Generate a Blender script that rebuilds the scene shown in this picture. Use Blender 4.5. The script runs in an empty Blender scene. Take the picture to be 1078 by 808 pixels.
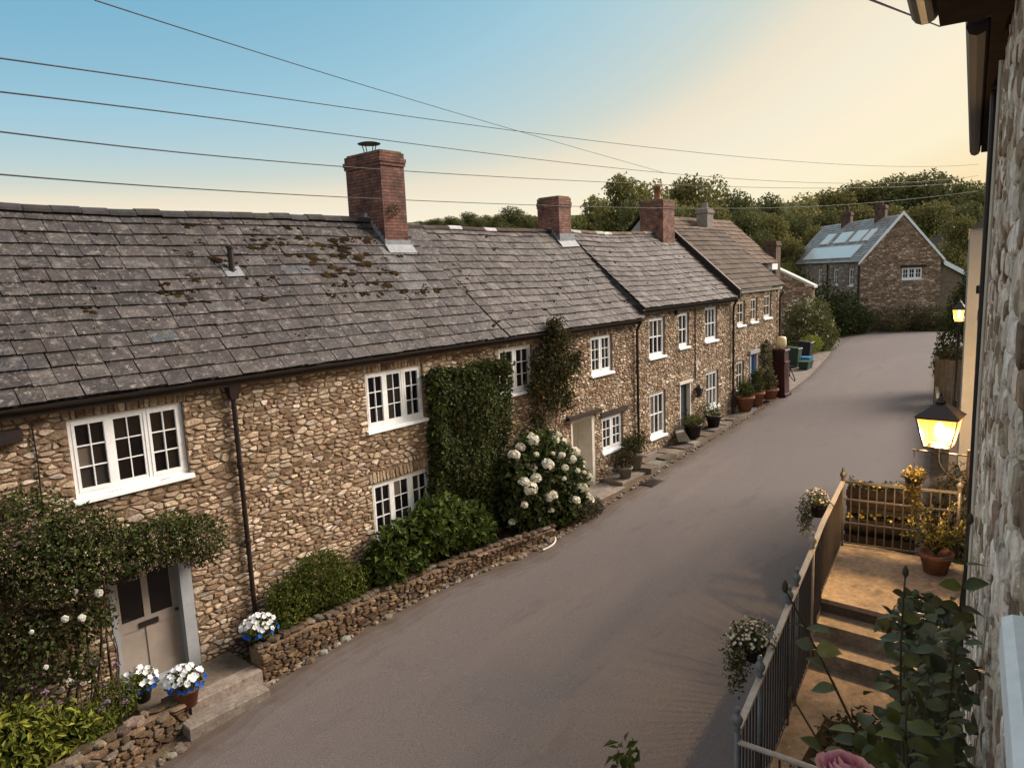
import bpy, math, random
import numpy as np
from mathutils import Vector, Matrix

R = random.Random(11)
SC = bpy.context.scene
COL = SC.collection
PI = math.pi
ORG = {}

# ------------------------------------------------------------------ mesh helpers
def vadd(a, b): return (a[0]+b[0], a[1]+b[1], a[2]+b[2])
def vsub(a, b): return (a[0]-b[0], a[1]-b[1], a[2]-b[2])
def vmul(a, k): return (a[0]*k, a[1]*k, a[2]*k)
def vlen(a): return math.sqrt(a[0]*a[0]+a[1]*a[1]+a[2]*a[2])
def vnorm(a):
    l = vlen(a) or 1.0
    return (a[0]/l, a[1]/l, a[2]/l)
def vcross(a, b): return (a[1]*b[2]-a[2]*b[1], a[2]*b[0]-a[0]*b[2], a[0]*b[1]-a[1]*b[0])

class MB:
    def __init__(s): s.v = []; s.f = []; s.m = []; s.t = []
    def poly(s, pts, m=0, t=(1, 1, 1)):
        i = len(s.v); s.v.extend(pts); s.f.append(tuple(range(i, i+len(pts)))); s.m.append(m); s.t.append(t)
    def idx(s, pts):
        i = len(s.v); s.v.extend(pts); return i
    def face(s, ids, m=0, t=(1, 1, 1)):
        s.f.append(tuple(ids)); s.m.append(m); s.t.append(t)
    def hexa(s, p, m=0, t=(1, 1, 1)):          # p: 4 bottom ccw, 4 top ccw
        i = s.idx(p)
        for q in ((3, 2, 1, 0), (4, 5, 6, 7), (0, 1, 5, 4), (1, 2, 6, 5), (2, 3, 7, 6), (3, 0, 4, 7)):
            s.face([i+k for k in q], m, t)
    def box(s, x0, x1, y0, y1, z0, z1, m=0, t=(1, 1, 1)):
        s.hexa([(x0, y0, z0), (x1, y0, z0), (x1, y1, z0), (x0, y1, z0), (x0, y0, z1), (x1, y0, z1), (x1, y1, z1), (x0, y1, z1)], m, t)
    def tube(s, path, r, n=8, m=0, t=(1, 1, 1), caps=True):
        rings = []
        k = len(path)
        for i, p in enumerate(path):
            a = path[max(0, i-1)]; b = path[min(k-1, i+1)]
            d = vnorm(vsub(b, a))
            u = vcross(d, (0, 0, 1))
            if vlen(u) < 0.05: u = vcross(d, (1, 0, 0))
            u = vnorm(u); w = vcross(u, d)
            rr = r[i] if isinstance(r, (list, tuple)) else r
            rings.append(s.idx([vadd(p, vadd(vmul(u, rr*math.cos(2*PI*j/n)), vmul(w, rr*math.sin(2*PI*j/n)))) for j in range(n)]))
        for a, b in zip(rings, rings[1:]):
            for j in range(n):
                s.face((a+j, b+j, b+(j+1) % n, a+(j+1) % n), m, t)
        if caps:
            s.face([rings[0]+j for j in range(n)], m, t); s.face([rings[-1]+j for j in reversed(range(n))], m, t)
    def lathe(s, c, prof, n=16, m=0, t=(1, 1, 1)):
        rings = [s.idx([(c[0]+r*math.cos(2*PI*j/n), c[1]+r*math.sin(2*PI*j/n), c[2]+z) for j in range(n)]) for r, z in prof]
        for a, b in zip(rings, rings[1:]):
            for j in range(n):
                s.face((a+j, a+(j+1) % n, b+(j+1) % n, b+j), m, t)
        s.face([rings[0]+j for j in reversed(range(n))], m, t); s.face([rings[-1]+j for j in range(n)], m, t)
    def obj(s, name, mats, org=(0, 0, 0), smooth=False):
        me = bpy.data.meshes.new(name)
        me.from_pydata([vsub(p, org) for p in s.v], [], s.f)
        for m in (mats if isinstance(mats, (list, tuple)) else [mats]): me.materials.append(m)
        n = len(me.polygons)
        if n:
            me.polygons.foreach_set('material_index', np.array(s.m, dtype=np.int32))
            at = me.attributes.new('tint', 'FLOAT_COLOR', 'FACE')
            c = np.ones((n, 4), dtype=np.float32); c[:, :3] = np.array(s.t, dtype=np.float32)
            at.data.foreach_set('color', c.ravel())
            if smooth: me.polygons.foreach_set('use_smooth', np.ones(n, dtype=bool))
        me.update()
        o = bpy.data.objects.new(name, me)
        COL.objects.link(o)
        return o

def tag(o, label, cat, group=None):
    o['label'] = label; o['category'] = cat
    if group: o['group'] = group
    return o
def thing(name, label, cat, loc, group=None):
    o = bpy.data.objects.new(name, None); o.empty_display_size = .2
    COL.objects.link(o); o.location = loc; ORG[o.name] = tuple(loc)
    return tag(o, label, cat, group)
def part(name, mb, mats, parent, smooth=False, label=None, kind=None):
    og = ORG[parent.name]
    o = mb.obj(name, mats, og, smooth); o.parent = parent; ORG[o.name] = og
    if label: o['label'] = label
    if kind: o['kind'] = kind
    return o
def single(name, mb, mats, label, cat, loc, group=None, smooth=False):
    o = mb.obj(name, mats, loc, smooth); o.location = loc; ORG[o.name] = tuple(loc)
    return tag(o, label, cat, group)
def struct(name, mb, mats, smooth=False, kind='structure'):
    o = mb.obj(name, mats, (0, 0, 0), smooth); o['kind'] = kind
    return o
def dup(root, loc, rot=0, sc=1, label=None):
    def cp(o, par):
        c = o.copy(); COL.objects.link(c)
        if par is not None: c.parent = par
        for ch in [x for x in o.children]: cp(ch, c)
        return c
    c = cp(root, None); c.location = loc; c.rotation_euler = (0, 0, rot)
    c.scale = sc if isinstance(sc, tuple) else (sc, sc, sc)
    if label: c['label'] = label
    return c

# ------------------------------------------------------------------ materials
def mat(name, col=None, rough=.8, metal=0, noise=None, noise2=None, bump=None, transl=0, spec=.3, emis=None, extra=None):
    m = bpy.data.materials.new(name); m.use_nodes = True
    nt = m.node_tree; N = nt.nodes; Lk = nt.links
    b = N['Principled BSDF']; b.inputs['Roughness'].default_value = rough; b.inputs['Metallic'].default_value = metal
    b.inputs['Specular IOR Level'].default_value = spec
    tc = N.new('ShaderNodeTexCoord')
    if col is None:
        a = N.new('ShaderNodeAttribute'); a.attribute_name = 'tint'; out = a.outputs['Color']
    else:
        c = N.new('ShaderNodeRGB'); c.outputs[0].default_value = (*col, 1); out = c.outputs[0]
    for nz in (noise, noise2):
        if not nz: continue
        sc, amt = nz[0], nz[1]
        t = N.new('ShaderNodeTexNoise'); t.inputs['Scale'].default_value = sc; t.inputs['Detail'].default_value = 6; t.inputs['Roughness'].default_value = .65
        Lk.new(tc.outputs['Object'], t.inputs['Vector'])
        mr = N.new('ShaderNodeMapRange'); mr.inputs[1].default_value = .3; mr.inputs[2].default_value = .7
        mr.inputs[3].default_value = 1-amt; mr.inputs[4].default_value = 1+amt
        Lk.new(t.outputs['Fac'], mr.inputs[0])
        mx = N.new('ShaderNodeMix'); mx.data_type = 'RGBA'; mx.blend_type = 'MULTIPLY'; mx.inputs['Factor'].default_value = 1
        Lk.new(out, mx.inputs['A'])
        cb = N.new('ShaderNodeCombineColor')
        for k in range(3): Lk.new(mr.outputs[0], cb.inputs[k])
        Lk.new(cb.outputs[0], mx.inputs['B']); out = mx.outputs['Result']
    if extra: out = extra(nt, tc, out, b)
    Lk.new(out, b.inputs['Base Color'])
    if bump:
        t = N.new('ShaderNodeTexNoise'); t.inputs['Scale'].default_value = bump[0]; t.inputs['Detail'].default_value = 8; t.inputs['Roughness'].default_value = .65
        Lk.new(tc.outputs['Object'], t.inputs['Vector'])
        bp = N.new('ShaderNodeBump'); bp.inputs['Strength'].default_value = bump[1]; bp.inputs['Distance'].default_value = bump[2] if len(bump) > 2 else .02
        Lk.new(t.outputs['Fac'], bp.inputs['Height']); Lk.new(bp.outputs[0], b.inputs['Normal'])
    if transl:
        tr = N.new('ShaderNodeBsdfTranslucent'); Lk.new(out, tr.inputs['Color'])
        ms = N.new('ShaderNodeMixShader'); ms.inputs[0].default_value = transl
        Lk.new(b.outputs[0], ms.inputs[1]); Lk.new(tr.outputs[0], ms.inputs[2])
        Lk.new(ms.outputs[0], N['Material Output'].inputs['Surface'])
    if emis:
        b.inputs['Emission Color'].default_value = (*emis[0], 1); b.inputs['Emission Strength'].default_value = emis[1]
    return m

def blotch(scale, lo, hi, col, amt=1.0, stretch=None):
    """a second colour in patches with a shape of their own (lichen, stains)"""
    def f(nt, tc, out, b):
        N = nt.nodes; L = nt.links
        t = N.new('ShaderNodeTexNoise'); t.inputs['Scale'].default_value = scale; t.inputs['Detail'].default_value = 7; t.inputs['Roughness'].default_value = .7
        if stretch:
            mp = N.new('ShaderNodeMapping'); mp.inputs['Scale'].default_value = stretch
            L.new(tc.outputs['Object'], mp.inputs['Vector']); L.new(mp.outputs[0], t.inputs['Vector'])
        else: L.new(tc.outputs['Object'], t.inputs['Vector'])
        mr = N.new('ShaderNodeMapRange'); mr.inputs[1].default_value = lo; mr.inputs[2].default_value = hi; mr.inputs[4].default_value = amt
        L.new(t.outputs['Fac'], mr.inputs[0])
        mx = N.new('ShaderNodeMix'); mx.data_type = 'RGBA'
        L.new(mr.outputs[0], mx.inputs['Factor']); L.new(out, mx.inputs['A']); mx.inputs['B'].default_value = (*col, 1)
        return mx.outputs['Result']
    return f
def chain(*fs):
    def f(nt, tc, out, b):
        for g in fs: out = g(nt, tc, out, b)
        return out
    return f

def brick_mat(name, c1, c2, mortar, sx=.225, sz=.075, rough=.9):
    m = bpy.data.materials.new(name); m.use_nodes = True
    nt = m.node_tree; N = nt.nodes; L = nt.links; b = N['Principled BSDF']; b.inputs['Roughness'].default_value = rough
    tc = N.new('ShaderNodeTexCoord'); sp = N.new('ShaderNodeSeparateXYZ'); L.new(tc.outputs['Object'], sp.inputs[0])
    ad = N.new('ShaderNodeMath'); L.new(sp.outputs[0], ad.inputs[0]); L.new(sp.outputs[1], ad.inputs[1])
    cb = N.new('ShaderNodeCombineXYZ'); L.new(ad.outputs[0], cb.inputs[0]); L.new(sp.outputs[2], cb.inputs[1])
    nz = N.new('ShaderNodeTexNoise'); nz.inputs['Scale'].default_value = 9; nz.inputs['Detail'].default_value = 3; L.new(tc.outputs['Object'], nz.inputs['Vector'])
    sc = N.new('ShaderNodeVectorMath'); sc.operation = 'SCALE'; sc.inputs['Scale'].default_value = .014; L.new(nz.outputs['Color'], sc.inputs[0])
    av = N.new('ShaderNodeVectorMath'); L.new(cb.outputs[0], av.inputs[0]); L.new(sc.outputs[0], av.inputs[1])
    br = N.new('ShaderNodeTexBrick'); L.new(av.outputs[0], br.inputs['Vector'])
    br.inputs['Scale'].default_value = 1; br.inputs['Brick Width'].default_value = sx; br.inputs['Row Height'].default_value = sz
    br.inputs['Mortar Size'].default_value = .011; br.inputs['Mortar Smooth'].default_value = .3; br.inputs['Bias'].default_value = -.1
    br.inputs['Color1'].default_value = (*c1, 1); br.inputs['Color2'].default_value = (*c2, 1); br.inputs['Mortar'].default_value = (*mortar, 1)
    n2 = N.new('ShaderNodeTexNoise'); n2.inputs['Scale'].default_value = 5; n2.inputs['Detail'].default_value = 7; L.new(tc.outputs['Object'], n2.inputs['Vector'])
    mr = N.new('ShaderNodeMapRange'); mr.inputs[1].default_value = .3; mr.inputs[2].default_value = .7; mr.inputs[3].default_value = .45; mr.inputs[4].default_value = 1.4; L.new(n2.outputs['Fac'], mr.inputs[0])
    mx = N.new('ShaderNodeMix'); mx.data_type = 'RGBA'; mx.blend_type = 'MULTIPLY'; mx.inputs['Factor'].default_value = 1
    L.new(br.outputs['Color'], mx.inputs['A']); c3 = N.new('ShaderNodeCombineColor')
    for k in range(3): L.new(mr.outputs[0], c3.inputs[k])
    L.new(c3.outputs[0], mx.inputs['B']); L.new(mx.outputs['Result'], b.inputs['Base Color'])
    bp = N.new('ShaderNodeBump'); bp.inputs['Distance'].default_value = .012; bp.inputs['Strength'].default_value = .9
    iv = N.new('ShaderNodeMath'); iv.operation = 'MULTIPLY_ADD'; iv.inputs[1].default_value = -1; L.new(br.outputs['Fac'], iv.inputs[0])
    ms = N.new('ShaderNodeMath'); ms.operation = 'MULTIPLY'; ms.inputs[1].default_value = .5; L.new(n2.outputs['Fac'], ms.inputs[0]); L.new(ms.outputs[0], iv.inputs[2])
    L.new(iv.outputs[0], bp.inputs['Height']); L.new(bp.outputs[0], b.inputs['Normal'])
    return m

M = {}
M['stone'] = mat('stone', None, .92, noise=(7, .38), noise2=(38, .4), bump=(22, .8, .025), spec=.12, extra=chain(blotch(.7, .5, .68, (.15, .1, .065), .4), blotch(2.0, .5, .7, (.12, .08, .05), .4), blotch(13, .6, .68, (.5, .44, .36), .45)))
M['mortar'] = mat('mortar', (.185, .128, .083), .97, noise=(2.2, .3), noise2=(24, .45), bump=(28, 1, .03), spec=.1)
M['slate'] = mat('slate', None, .62, noise=(4, .42), noise2=(24, .5), bump=(20, .6, .016), spec=.3,
                 extra=chain(blotch(4.5, .52, .66, (.16, .14, .134), .7), blotch(11, .56, .66, (.27, .245, .225), .7), blotch(26, .62, .68, (.42, .385, .35), .65), blotch(1.6, .53, .72, (.04, .03, .024), .7), blotch(9, .62, .7, (.06, .045, .03), .7)))
M['slate_far'] = mat('slate_far', None, .42, noise=(3, .15), bump=(15, .2, .01), spec=.5)
M['brown_tile'] = mat('brown_tile', None, .85, noise=(4, .2), noise2=(24, .2), bump=(24, .3, .01), spec=.2)
M['ridge'] = mat('ridge', None, .85, noise=(6, .35), noise2=(30, .3), bump=(20, .5, .02), spec=.2)
M['moss'] = mat('moss', None, 1, noise=(25, .4), bump=(60, 1, .03), spec=.05)
M['brick'] = brick_mat('brick', (.185, .072, .048), (.085, .037, .03), (.05, .036, .03))
M['brick_soft'] = brick_mat('brick_soft', (.24, .105, .07), (.125, .056, .043), (.075, .055, .045))
M['brick_dark'] = brick_mat('brick_dark', (.13, .07, .05), (.08, .045, .035), (.06, .045, .04))
M['end_rail'] = mat('end_rail', (.045, .037, .032), .5, noise=(20, .3), spec=.4)
M['planter'] = mat('planter', (.016, .012, .01), .95, noise=(8, .3), bump=(30, .4, .01), spec=.05)
M['lead'] = mat('lead', (.2, .215, .235), .55, noise=(8, .25), bump=(15, .3), spec=.4)
M['white_paint'] = mat('white_paint', (.76, .77, .77), .5, noise=(5, .1), noise2=(40, .07), bump=(30, .08, .005), spec=.4)
M['old_white'] = mat('old_white', (.56, .53, .47), .65, noise=(5, .12), bump=(25, .15, .008))
M['sill_paint'] = mat('sill_paint', (.82, .87, .9), .45, noise=(5, .07), noise2=(40, .06), bump=(25, .15, .005), spec=.4)  # pale paint; on the cottage sills its blue tint holds sky light
M['glass'] = mat('glass', None, .05, spec=.4, bump=(2.5, .12, .02))
M['curtain'] = mat('curtain', (.3, .26, .2), .9, noise=(20, .2))
M['black_iron'] = mat('black_iron', (.018, .013, .012), .45, noise=(15, .3), bump=(40, .2, .004), spec=.4)
M['brown_iron'] = mat('brown_iron', (.022, .014, .012), .5, noise=(10, .3), bump=(30, .2, .004))
M['wood_dark'] = mat('wood_dark', (.03, .02, .014), .8, noise=(8, .4), bump=(30, .5, .01))
M['door_grey'] = mat('door_grey', (.29, .25, .215), .55, noise=(4, .12), bump=(20, .1, .005))
M['door_frame'] = mat('door_frame', (.3, .32, .34), .55, noise=(5, .1), bump=(20, .1, .005))
M['door_dark'] = mat('door_dark', (.05, .06, .068), .5, noise=(5, .15))
M['door_blue'] = mat('door_blue', (.03, .13, .36), .5, noise=(5, .1))
M['soil'] = mat('soil', (.035, .024, .016), 1, noise=(6, .4), bump=(18, 1, .06), spec=.05)
M['leaf'] = mat('leaf', None, .65, transl=.22, spec=.15, noise=(9, .25))
M['petal'] = mat('petal', None, .7, transl=.2, spec=.15)
M['bark'] = mat('bark', (.075, .052, .035), .95, noise=(8, .4), bump=(20, .9, .03), spec=.1)
M['rose_leaf'] = mat('rose_leaf', None, .45, transl=.18, spec=.3, noise=(30, .3), bump=(60, .3, .003))
M['soffit'] = mat('soffit', (.025, .018, .014), .95, noise=(6, .3), bump=(20, .3, .01), spec=.03)
M['stem'] = mat('stem', (.06, .05, .025), .8, noise=(15, .3))
M['terracotta'] = mat('terracotta', (.21, .092, .055), .9, noise=(6, .25), bump=(30, .2, .006), spec=.15)
M['pot_grey'] = mat('pot_grey', (.2, .175, .15), .9, noise=(7, .25), bump=(30, .3, .008))
M['pot_black'] = mat('pot_black', (.02, .016, .016), .45, noise=(7, .2))
M['flag'] = mat('flag', None, .9, noise=(3, .3), noise2=(18, .25), bump=(15, .5, .02), spec=.2, extra=blotch(5, .56, .68, (.09, .075, .06), .7))
M['baluster'] = mat('baluster', (.045, .038, .034), .5, noise=(20, .3), spec=.4)
M['rail_paint'] = mat('rail_paint', (.34, .3, .26), .4, noise=(20, .2), spec=.5)
M['cream'] = mat('cream', (.27, .265, .26), .85, noise=(2, .1), bump=(30, .2, .006))
M['fence'] = mat('fence', None, .9, noise=(5, .3), bump=(18, .5, .01))
M['pump_red'] = mat('pump_red', (.036, .005, .007), .4, noise=(3, .2), spec=.5)
M['globe'] = mat('globe', (.75, .6, .36), .35, spec=.5)
M['bin_green'] = mat('bin_green', (.02, .045, .032), .5)
M['bin_black'] = mat('bin_black', (.018, .018, .02), .5)
M['bin_blue'] = mat('bin_blue', (.02, .16, .33), .5)
M['solar'] = mat('solar', (.62, .68, .68), .12, spec=.9, noise=(1.5, .05))  # pale base colour holds the sky's reflection on panels and roof lights
M['wire'] = mat('wire', (.03, .028, .03), .6)
M['lamp_glass'] = mat('lamp_glass', (.03, .018, .006), .3, emis=((1, .37, .015), .5))
M['lamp_far'] = mat('lamp_far', (.03, .018, .006), .3, emis=((1, .52, .1), .5))
M['flame'] = mat('flame', (.1, .06, .03), .3, emis=((1, .62, .2), 4))
M['grass'] = mat('grass', (.05, .06, .02), 1, noise=(.05, .3), noise2=(.9, .35), bump=(3, .6, .1), spec=.05)
M['field'] = mat('field', (.3, .3, .14), 1, noise=(.03, .2), spec=.05)
M['pebble'] = mat('pebble', None, .9, noise=(20, .3), bump=(40, .4, .01), spec=.15)

def see_through(m, k):
    nt = m.node_tree; b = nt.nodes['Principled BSDF']; o = nt.nodes['Material Output']
    tr = nt.nodes.new('ShaderNodeBsdfTransparent'); mx = nt.nodes.new('ShaderNodeMixShader'); mx.inputs[0].default_value = k
    nt.links.new(b.outputs[0], mx.inputs[1]); nt.links.new(tr.outputs[0], mx.inputs[2]); nt.links.new(mx.outputs[0], o.inputs['Surface'])
see_through(M['lamp_glass'], .5); see_through(M['lamp_far'], .4)
def road_extra(nt, tc, out, b):
    N = nt.nodes; L = nt.links
    # fine aggregate speckle
    v = N.new('ShaderNodeTexNoise'); v.inputs['Scale'].default_value = 55; v.inputs['Detail'].default_value = 4; L.new(tc.outputs['Object'], v.inputs['Vector'])
    mr = N.new('ShaderNodeMapRange'); mr.inputs[1].default_value = .3; mr.inputs[2].default_value = .72; mr.inputs[3].default_value = .74; mr.inputs[4].default_value = 1.28; L.new(v.outputs['Fac'], mr.inputs[0])
    cc = N.new('ShaderNodeCombineColor')
    for k in range(3): L.new(mr.outputs[0], cc.inputs[k])
    mx = N.new('ShaderNodeMix'); mx.data_type = 'RGBA'; mx.blend_type = 'MULTIPLY'; mx.inputs['Factor'].default_value = 1
    L.new(out, mx.inputs['A']); L.new(cc.outputs[0], mx.inputs['B'])
    # long worn streaks along the lane and patchy repairs
    o = blotch(.55, .5, .68, (.165, .137, .126), .55, (.2, 1, 1))(nt, tc, mx.outputs['Result'], b)
    o = blotch(1.3, .57, .66, (.095, .08, .076), .45, (.3, 1, 1))(nt, tc, o, b)
    # scattered grit and small tar spots
    o = blotch(14, .69, .73, (.05, .04, .036), .6)(nt, tc, o, b)
    o = blotch(30, .72, .75, (.26, .22, .18), .6)(nt, tc, o, b)
    # hairline cracks and old patch seams
    wn = N.new('ShaderNodeTexNoise'); wn.inputs['Scale'].default_value = 1.1; wn.inputs['Detail'].default_value = 5; L.new(tc.outputs['Object'], wn.inputs['Vector'])
    ws = N.new('ShaderNodeVectorMath'); ws.operation = 'SCALE'; ws.inputs['Scale'].default_value = 1.3; L.new(wn.outputs['Color'], ws.inputs[0])
    wa_ = N.new('ShaderNodeVectorMath'); L.new(tc.outputs['Object'], wa_.inputs[0]); L.new(ws.outputs[0], wa_.inputs[1])
    vo = N.new('ShaderNodeTexVoronoi'); vo.feature = 'DISTANCE_TO_EDGE'; vo.inputs['Scale'].default_value = .42; L.new(wa_.outputs[0], vo.inputs['Vector'])
    cr = N.new('ShaderNodeMapRange'); cr.inputs[1].default_value = .0; cr.inputs[2].default_value = .012; cr.inputs[3].default_value = .12; cr.inputs[4].default_value = 0; L.new(vo.outputs['Distance'], cr.inputs[0])
    cn = N.new('ShaderNodeTexNoise'); cn.inputs['Scale'].default_value = .5; L.new(tc.outputs['Object'], cn.inputs['Vector'])
    cm_ = N.new('ShaderNodeMapRange'); cm_.inputs[1].default_value = .48; cm_.inputs[2].default_value = .6; L.new(cn.outputs['Fac'], cm_.inputs[0])
    cf = N.new('ShaderNodeMath'); cf.operation = 'MULTIPLY'; L.new(cr.outputs[0], cf.inputs[0]); L.new(cm_.outputs[0], cf.inputs[1])
    mc = N.new('ShaderNodeMix'); mc.data_type = 'RGBA'; mc.inputs['B'].default_value = (.05, .04, .036, 1); L.new(cf.outputs[0], mc.inputs['Factor']); L.new(o, mc.inputs['A']); o = mc.outputs['Result']
    # dirt washed against the edges
    a = N.new('ShaderNodeAttribute'); a.attribute_name = 'tint'; sp = N.new('ShaderNodeSeparateColor'); L.new(a.outputs['Color'], sp.inputs[0])
    nz = N.new('ShaderNodeTexNoise'); nz.inputs['Scale'].default_value = 2.6; nz.inputs['Detail'].default_value = 6; L.new(tc.outputs['Object'], nz.inputs['Vector'])
    ad = N.new('ShaderNodeMath'); ad.operation = 'MULTIPLY_ADD'; ad.inputs[1].default_value = 1.2; ad.inputs[2].default_value = -.85; L.new(nz.outputs['Fac'], ad.inputs[0])
    a2 = N.new('ShaderNodeMath'); a2.use_clamp = True; L.new(ad.outputs[0], a2.inputs[0]); L.new(sp.outputs[0], a2.inputs[1])
    m2 = N.new('ShaderNodeMix'); m2.data_type = 'RGBA'; m2.inputs['B'].default_value = (.075, .052, .036, 1)
    L.new(a2.outputs[0], m2.inputs['Factor']); L.new(o, m2.inputs['A'])
    return m2.outputs['Result']
M['road'] = mat('road', (.13, .112, .108), .85, bump=(45, .6, .012), spec=.25, extra=road_extra)

# ------------------------------------------------------------------ terrain
def sm(a, b, x):
    t = min(1, max(0, (x-a)/(b-a))); return t*t*(3-2*t)
def T(x, y):
    b = .035*(min(max(x, -40), 60)-6)
    r = math.hypot(x-10, y-5)
    return b+36*sm(75, 420, r)
ROADL = [(-30, 9.6), (-6, 9.7), (1, 9.75), (3.6, 9.85), (5.3, 10.3), (7, 10.4), (9, 10.42), (10.6, 10.2), (11.8, 9.9), (13.4, 9.92), (15.4, 10.1), (19, 10.38), (22.7, 10.56), (27.5, 10.78), (31.5, 11.1), (35.1, 11.46), (41.6, 12.55), (46.5, 13.6), (51.0, 14.6), (52.6, 14.6)]
def rl(x):
    for (a, b), (c, d) in zip(ROADL, ROADL[1:]):
        if a <= x <= c: return b+(d-b)*(x-a)/(c-a)
    return ROADL[-1][1]
def rr(x):
    if x < 4.6: return -.125+.1405*x+.03
    if x < 11.5: return 2.0+.15*(x-4.9)
    return .1735*x

g = MB()
xs = sorted(set([-80, -60] + list(range(-40, 61, 2)) + [65, 70, 76, 84, 92, 100, 115, 130, 150, 170, 200, 230, 260, 300, 350, 420, 520, 700, 1000, 1500]))
ys = sorted(set([-1500, -900, -500, -300, -200, -140, -100, -70, -50, -36, -26, -18, -12, -8, -4, 0, 4, 8, 12, 16, 20, 26, 32, 40, 50, 60, 70, 80, 90, 100, 115, 130, 145, 160, 180, 200, 230, 260, 300, 350, 420, 520, 700, 1000, 1500]))
i0 = g.idx([(x, y, T(x, y)-.03+(0.0 if abs(y) < 30 and -40 < x < 60 else .25*math.sin(x*.31+y*.23))) for x in xs for y in ys])
ny = len(ys)
for i in range(len(xs)-1):
    for j in range(ny-1):
        g.face((i0+i*ny+j, i0+(i+1)*ny+j, i0+(i+1)*ny+j+1, i0+i*ny+j+1))
struct('ground', g, M['grass'], True)

def rough_strip(mb, x0, x1, fa, fb, dx, nj, zoff, m=0, edge=0.0, tintf=None):
    n = max(2, int((x1-x0)/dx))
    base = len(mb.v); rows = []
    for i in range(n+1):
        x = x0+(x1-x0)*i/n; a = fa(x); b = fb(x); row = []
        for j in range(nj+1):
            u = j/nj; y = a+(b-a)*u
            crown = .05*(1-(2*u-1)**2)
            row.append((x, y, T(x, y)+zoff+crown))
        rows.append(mb.idx(row))
    for i in range(n):
        for j in range(nj):
            t = (0, 0, 0)
            if tintf: t = tintf((j+.5)/nj, x0+(x1-x0)*(i+.5)/n)
            mb.face((rows[i]+j, rows[i+1]+j, rows[i+1]+j+1, rows[i]+j+1), m, t)
def edge_tint(u, x):
    return (max(0, 1-u/.1)*1.1+max(0, 1-(1-u)/.06)*.9, 0, 0)
rd = MB()
rough_strip(rd, -30, 44, rr, lambda x: rl(x)+.05*math.sin(x*2.1)+.03*math.sin(x*5.3), .5, 40, .004, tintf=lambda u, x: edge_tint(1-u, x))
rough_strip(rd, 44, 53.2, lambda x: 7.64-2.2*(x-44), lambda x: rl(x), .5, 20, .004, tintf=lambda u, x: (max(0, 1-(1-u)/.06), 0, 0))
struct('road', rd, M['road'], True)
vg = MB()     # paved side area in front of the bins
vg.poly([(x, y, T(x, y)+.03) for x, y in [(31.2, 11.0), (35.1, 11.38), (41.6, 12.46), (43.5, 12.9), (42, 14.6), (31.2, 14.6)]], 0, (.19, .16, .14))
struct('pavement', vg, M['flag'])

# ------------------------------------------------------------------ frames and walls
class Fr:
    def __init__(s, O, S, N): s.O = O; s.S = vnorm(S); s.N = vnorm(N)
    def p(s, a, z, n=0.0): return (s.O[0]+s.S[0]*a+s.N[0]*n, s.O[1]+s.S[1]*a+s.N[1]*n, s.O[2]+z)
    def box(s, mb, a0, a1, z0, z1, n0, n1, m=0, t=(1, 1, 1)):
        q = [s.p(a0, z0, n1), s.p(a1, z0, n1), s.p(a1, z0, n0), s.p(a0, z0, n0), s.p(a0, z1, n1), s.p(a1, z1, n1), s.p(a1, z1, n0), s.p(a0, z1, n0)]
        mb.hexa(q, m, t)

PAL = [(0.458, 0.362, 0.263), (0.366, 0.278, 0.191), (0.267, 0.191, 0.126), (0.167, 0.114, 0.076), (0.328, 0.282, 0.233), (0.259, 0.167, 0.103), (0.534, 0.458, 0.366), (0.412, 0.324, 0.229), (0.229, 0.160, 0.107)]
PALW = [20, 22, 18, 9, 7, 2, 13, 20, 12]
PAL_LIME = [(0.762, 0.672, 0.571), (0.650, 0.560, 0.470), (0.470, 0.381, 0.291), (0.314, 0.224, 0.157), (0.829, 0.762, 0.672), (0.224, 0.157, 0.112)]
PALW_LIME = [22, 20, 16, 14, 18, 10]
PAL_FAR = [(0.394, 0.270, 0.197), (0.304, 0.208, 0.152), (0.483, 0.349, 0.253), (0.225, 0.158, 0.113), (0.585, 0.473, 0.360)]
PALW_FAR = [20, 22, 14, 16, 8]

def clip(poly, nx, nz, c):      # keep nx*x+nz*z <= c
    out = []
    k = len(poly)
    for i in range(k):
        a = poly[i]; b = poly[(i+1) % k]
        da = nx*a[0]+nz*a[1]-c; db = nx*b[0]+nz*b[1]-c
        if da <= 0: out.append(a)
        if (da < 0 < db) or (db < 0 < da):
            t = da/(da-db); out.append((a[0]+(b[0]-a[0])*t, a[1]+(b[1]-a[1])*t))
    return out
def chaikin(poly, q=.22):
    out = []
    k = len(poly)
    for i in range(k):
        a = poly[i]; b = poly[(i+1) % k]
        out.append((a[0]+(b[0]-a[0])*q, a[1]+(b[1]-a[1])*q)); out.append((a[0]+(b[0]-a[0])*(1-q), a[1]+(b[1]-a[1])*(1-q)))
    return out

TILT = 1.0
def stone_poly(mb, fr, poly, d, tint, detail, m):
    k = len(poly)
    cx = sum(p[0] for p in poly)/k; cz = sum(p[1] for p in poly)/k
    tx = R.uniform(-.35, .35)*TILT; tz = R.uniform(-.45, .3)*TILT
    def ring(sc, n):
        return mb.idx([fr.p(cx+(p[0]-cx)*sc, cz+(p[1]-cz)*sc, n+((p[0]-cx)*tx+(p[1]-cz)*tz)*(.35 if n > 0 else 0)) for p in poly])
    if detail >= 2: rings = [ring(1, -.005), ring(.95, d*.6), ring(.78, d)]
    else: rings = [ring(1, -.01), ring(.88, d)]
    for a, b in zip(rings, rings[1:]):
        for j in range(k): mb.face((a+j, a+(j+1) % k, b+(j+1) % k, b+j), m, tint)
    mb.face([rings[-1]+j for j in range(k)], m, tint)

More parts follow.
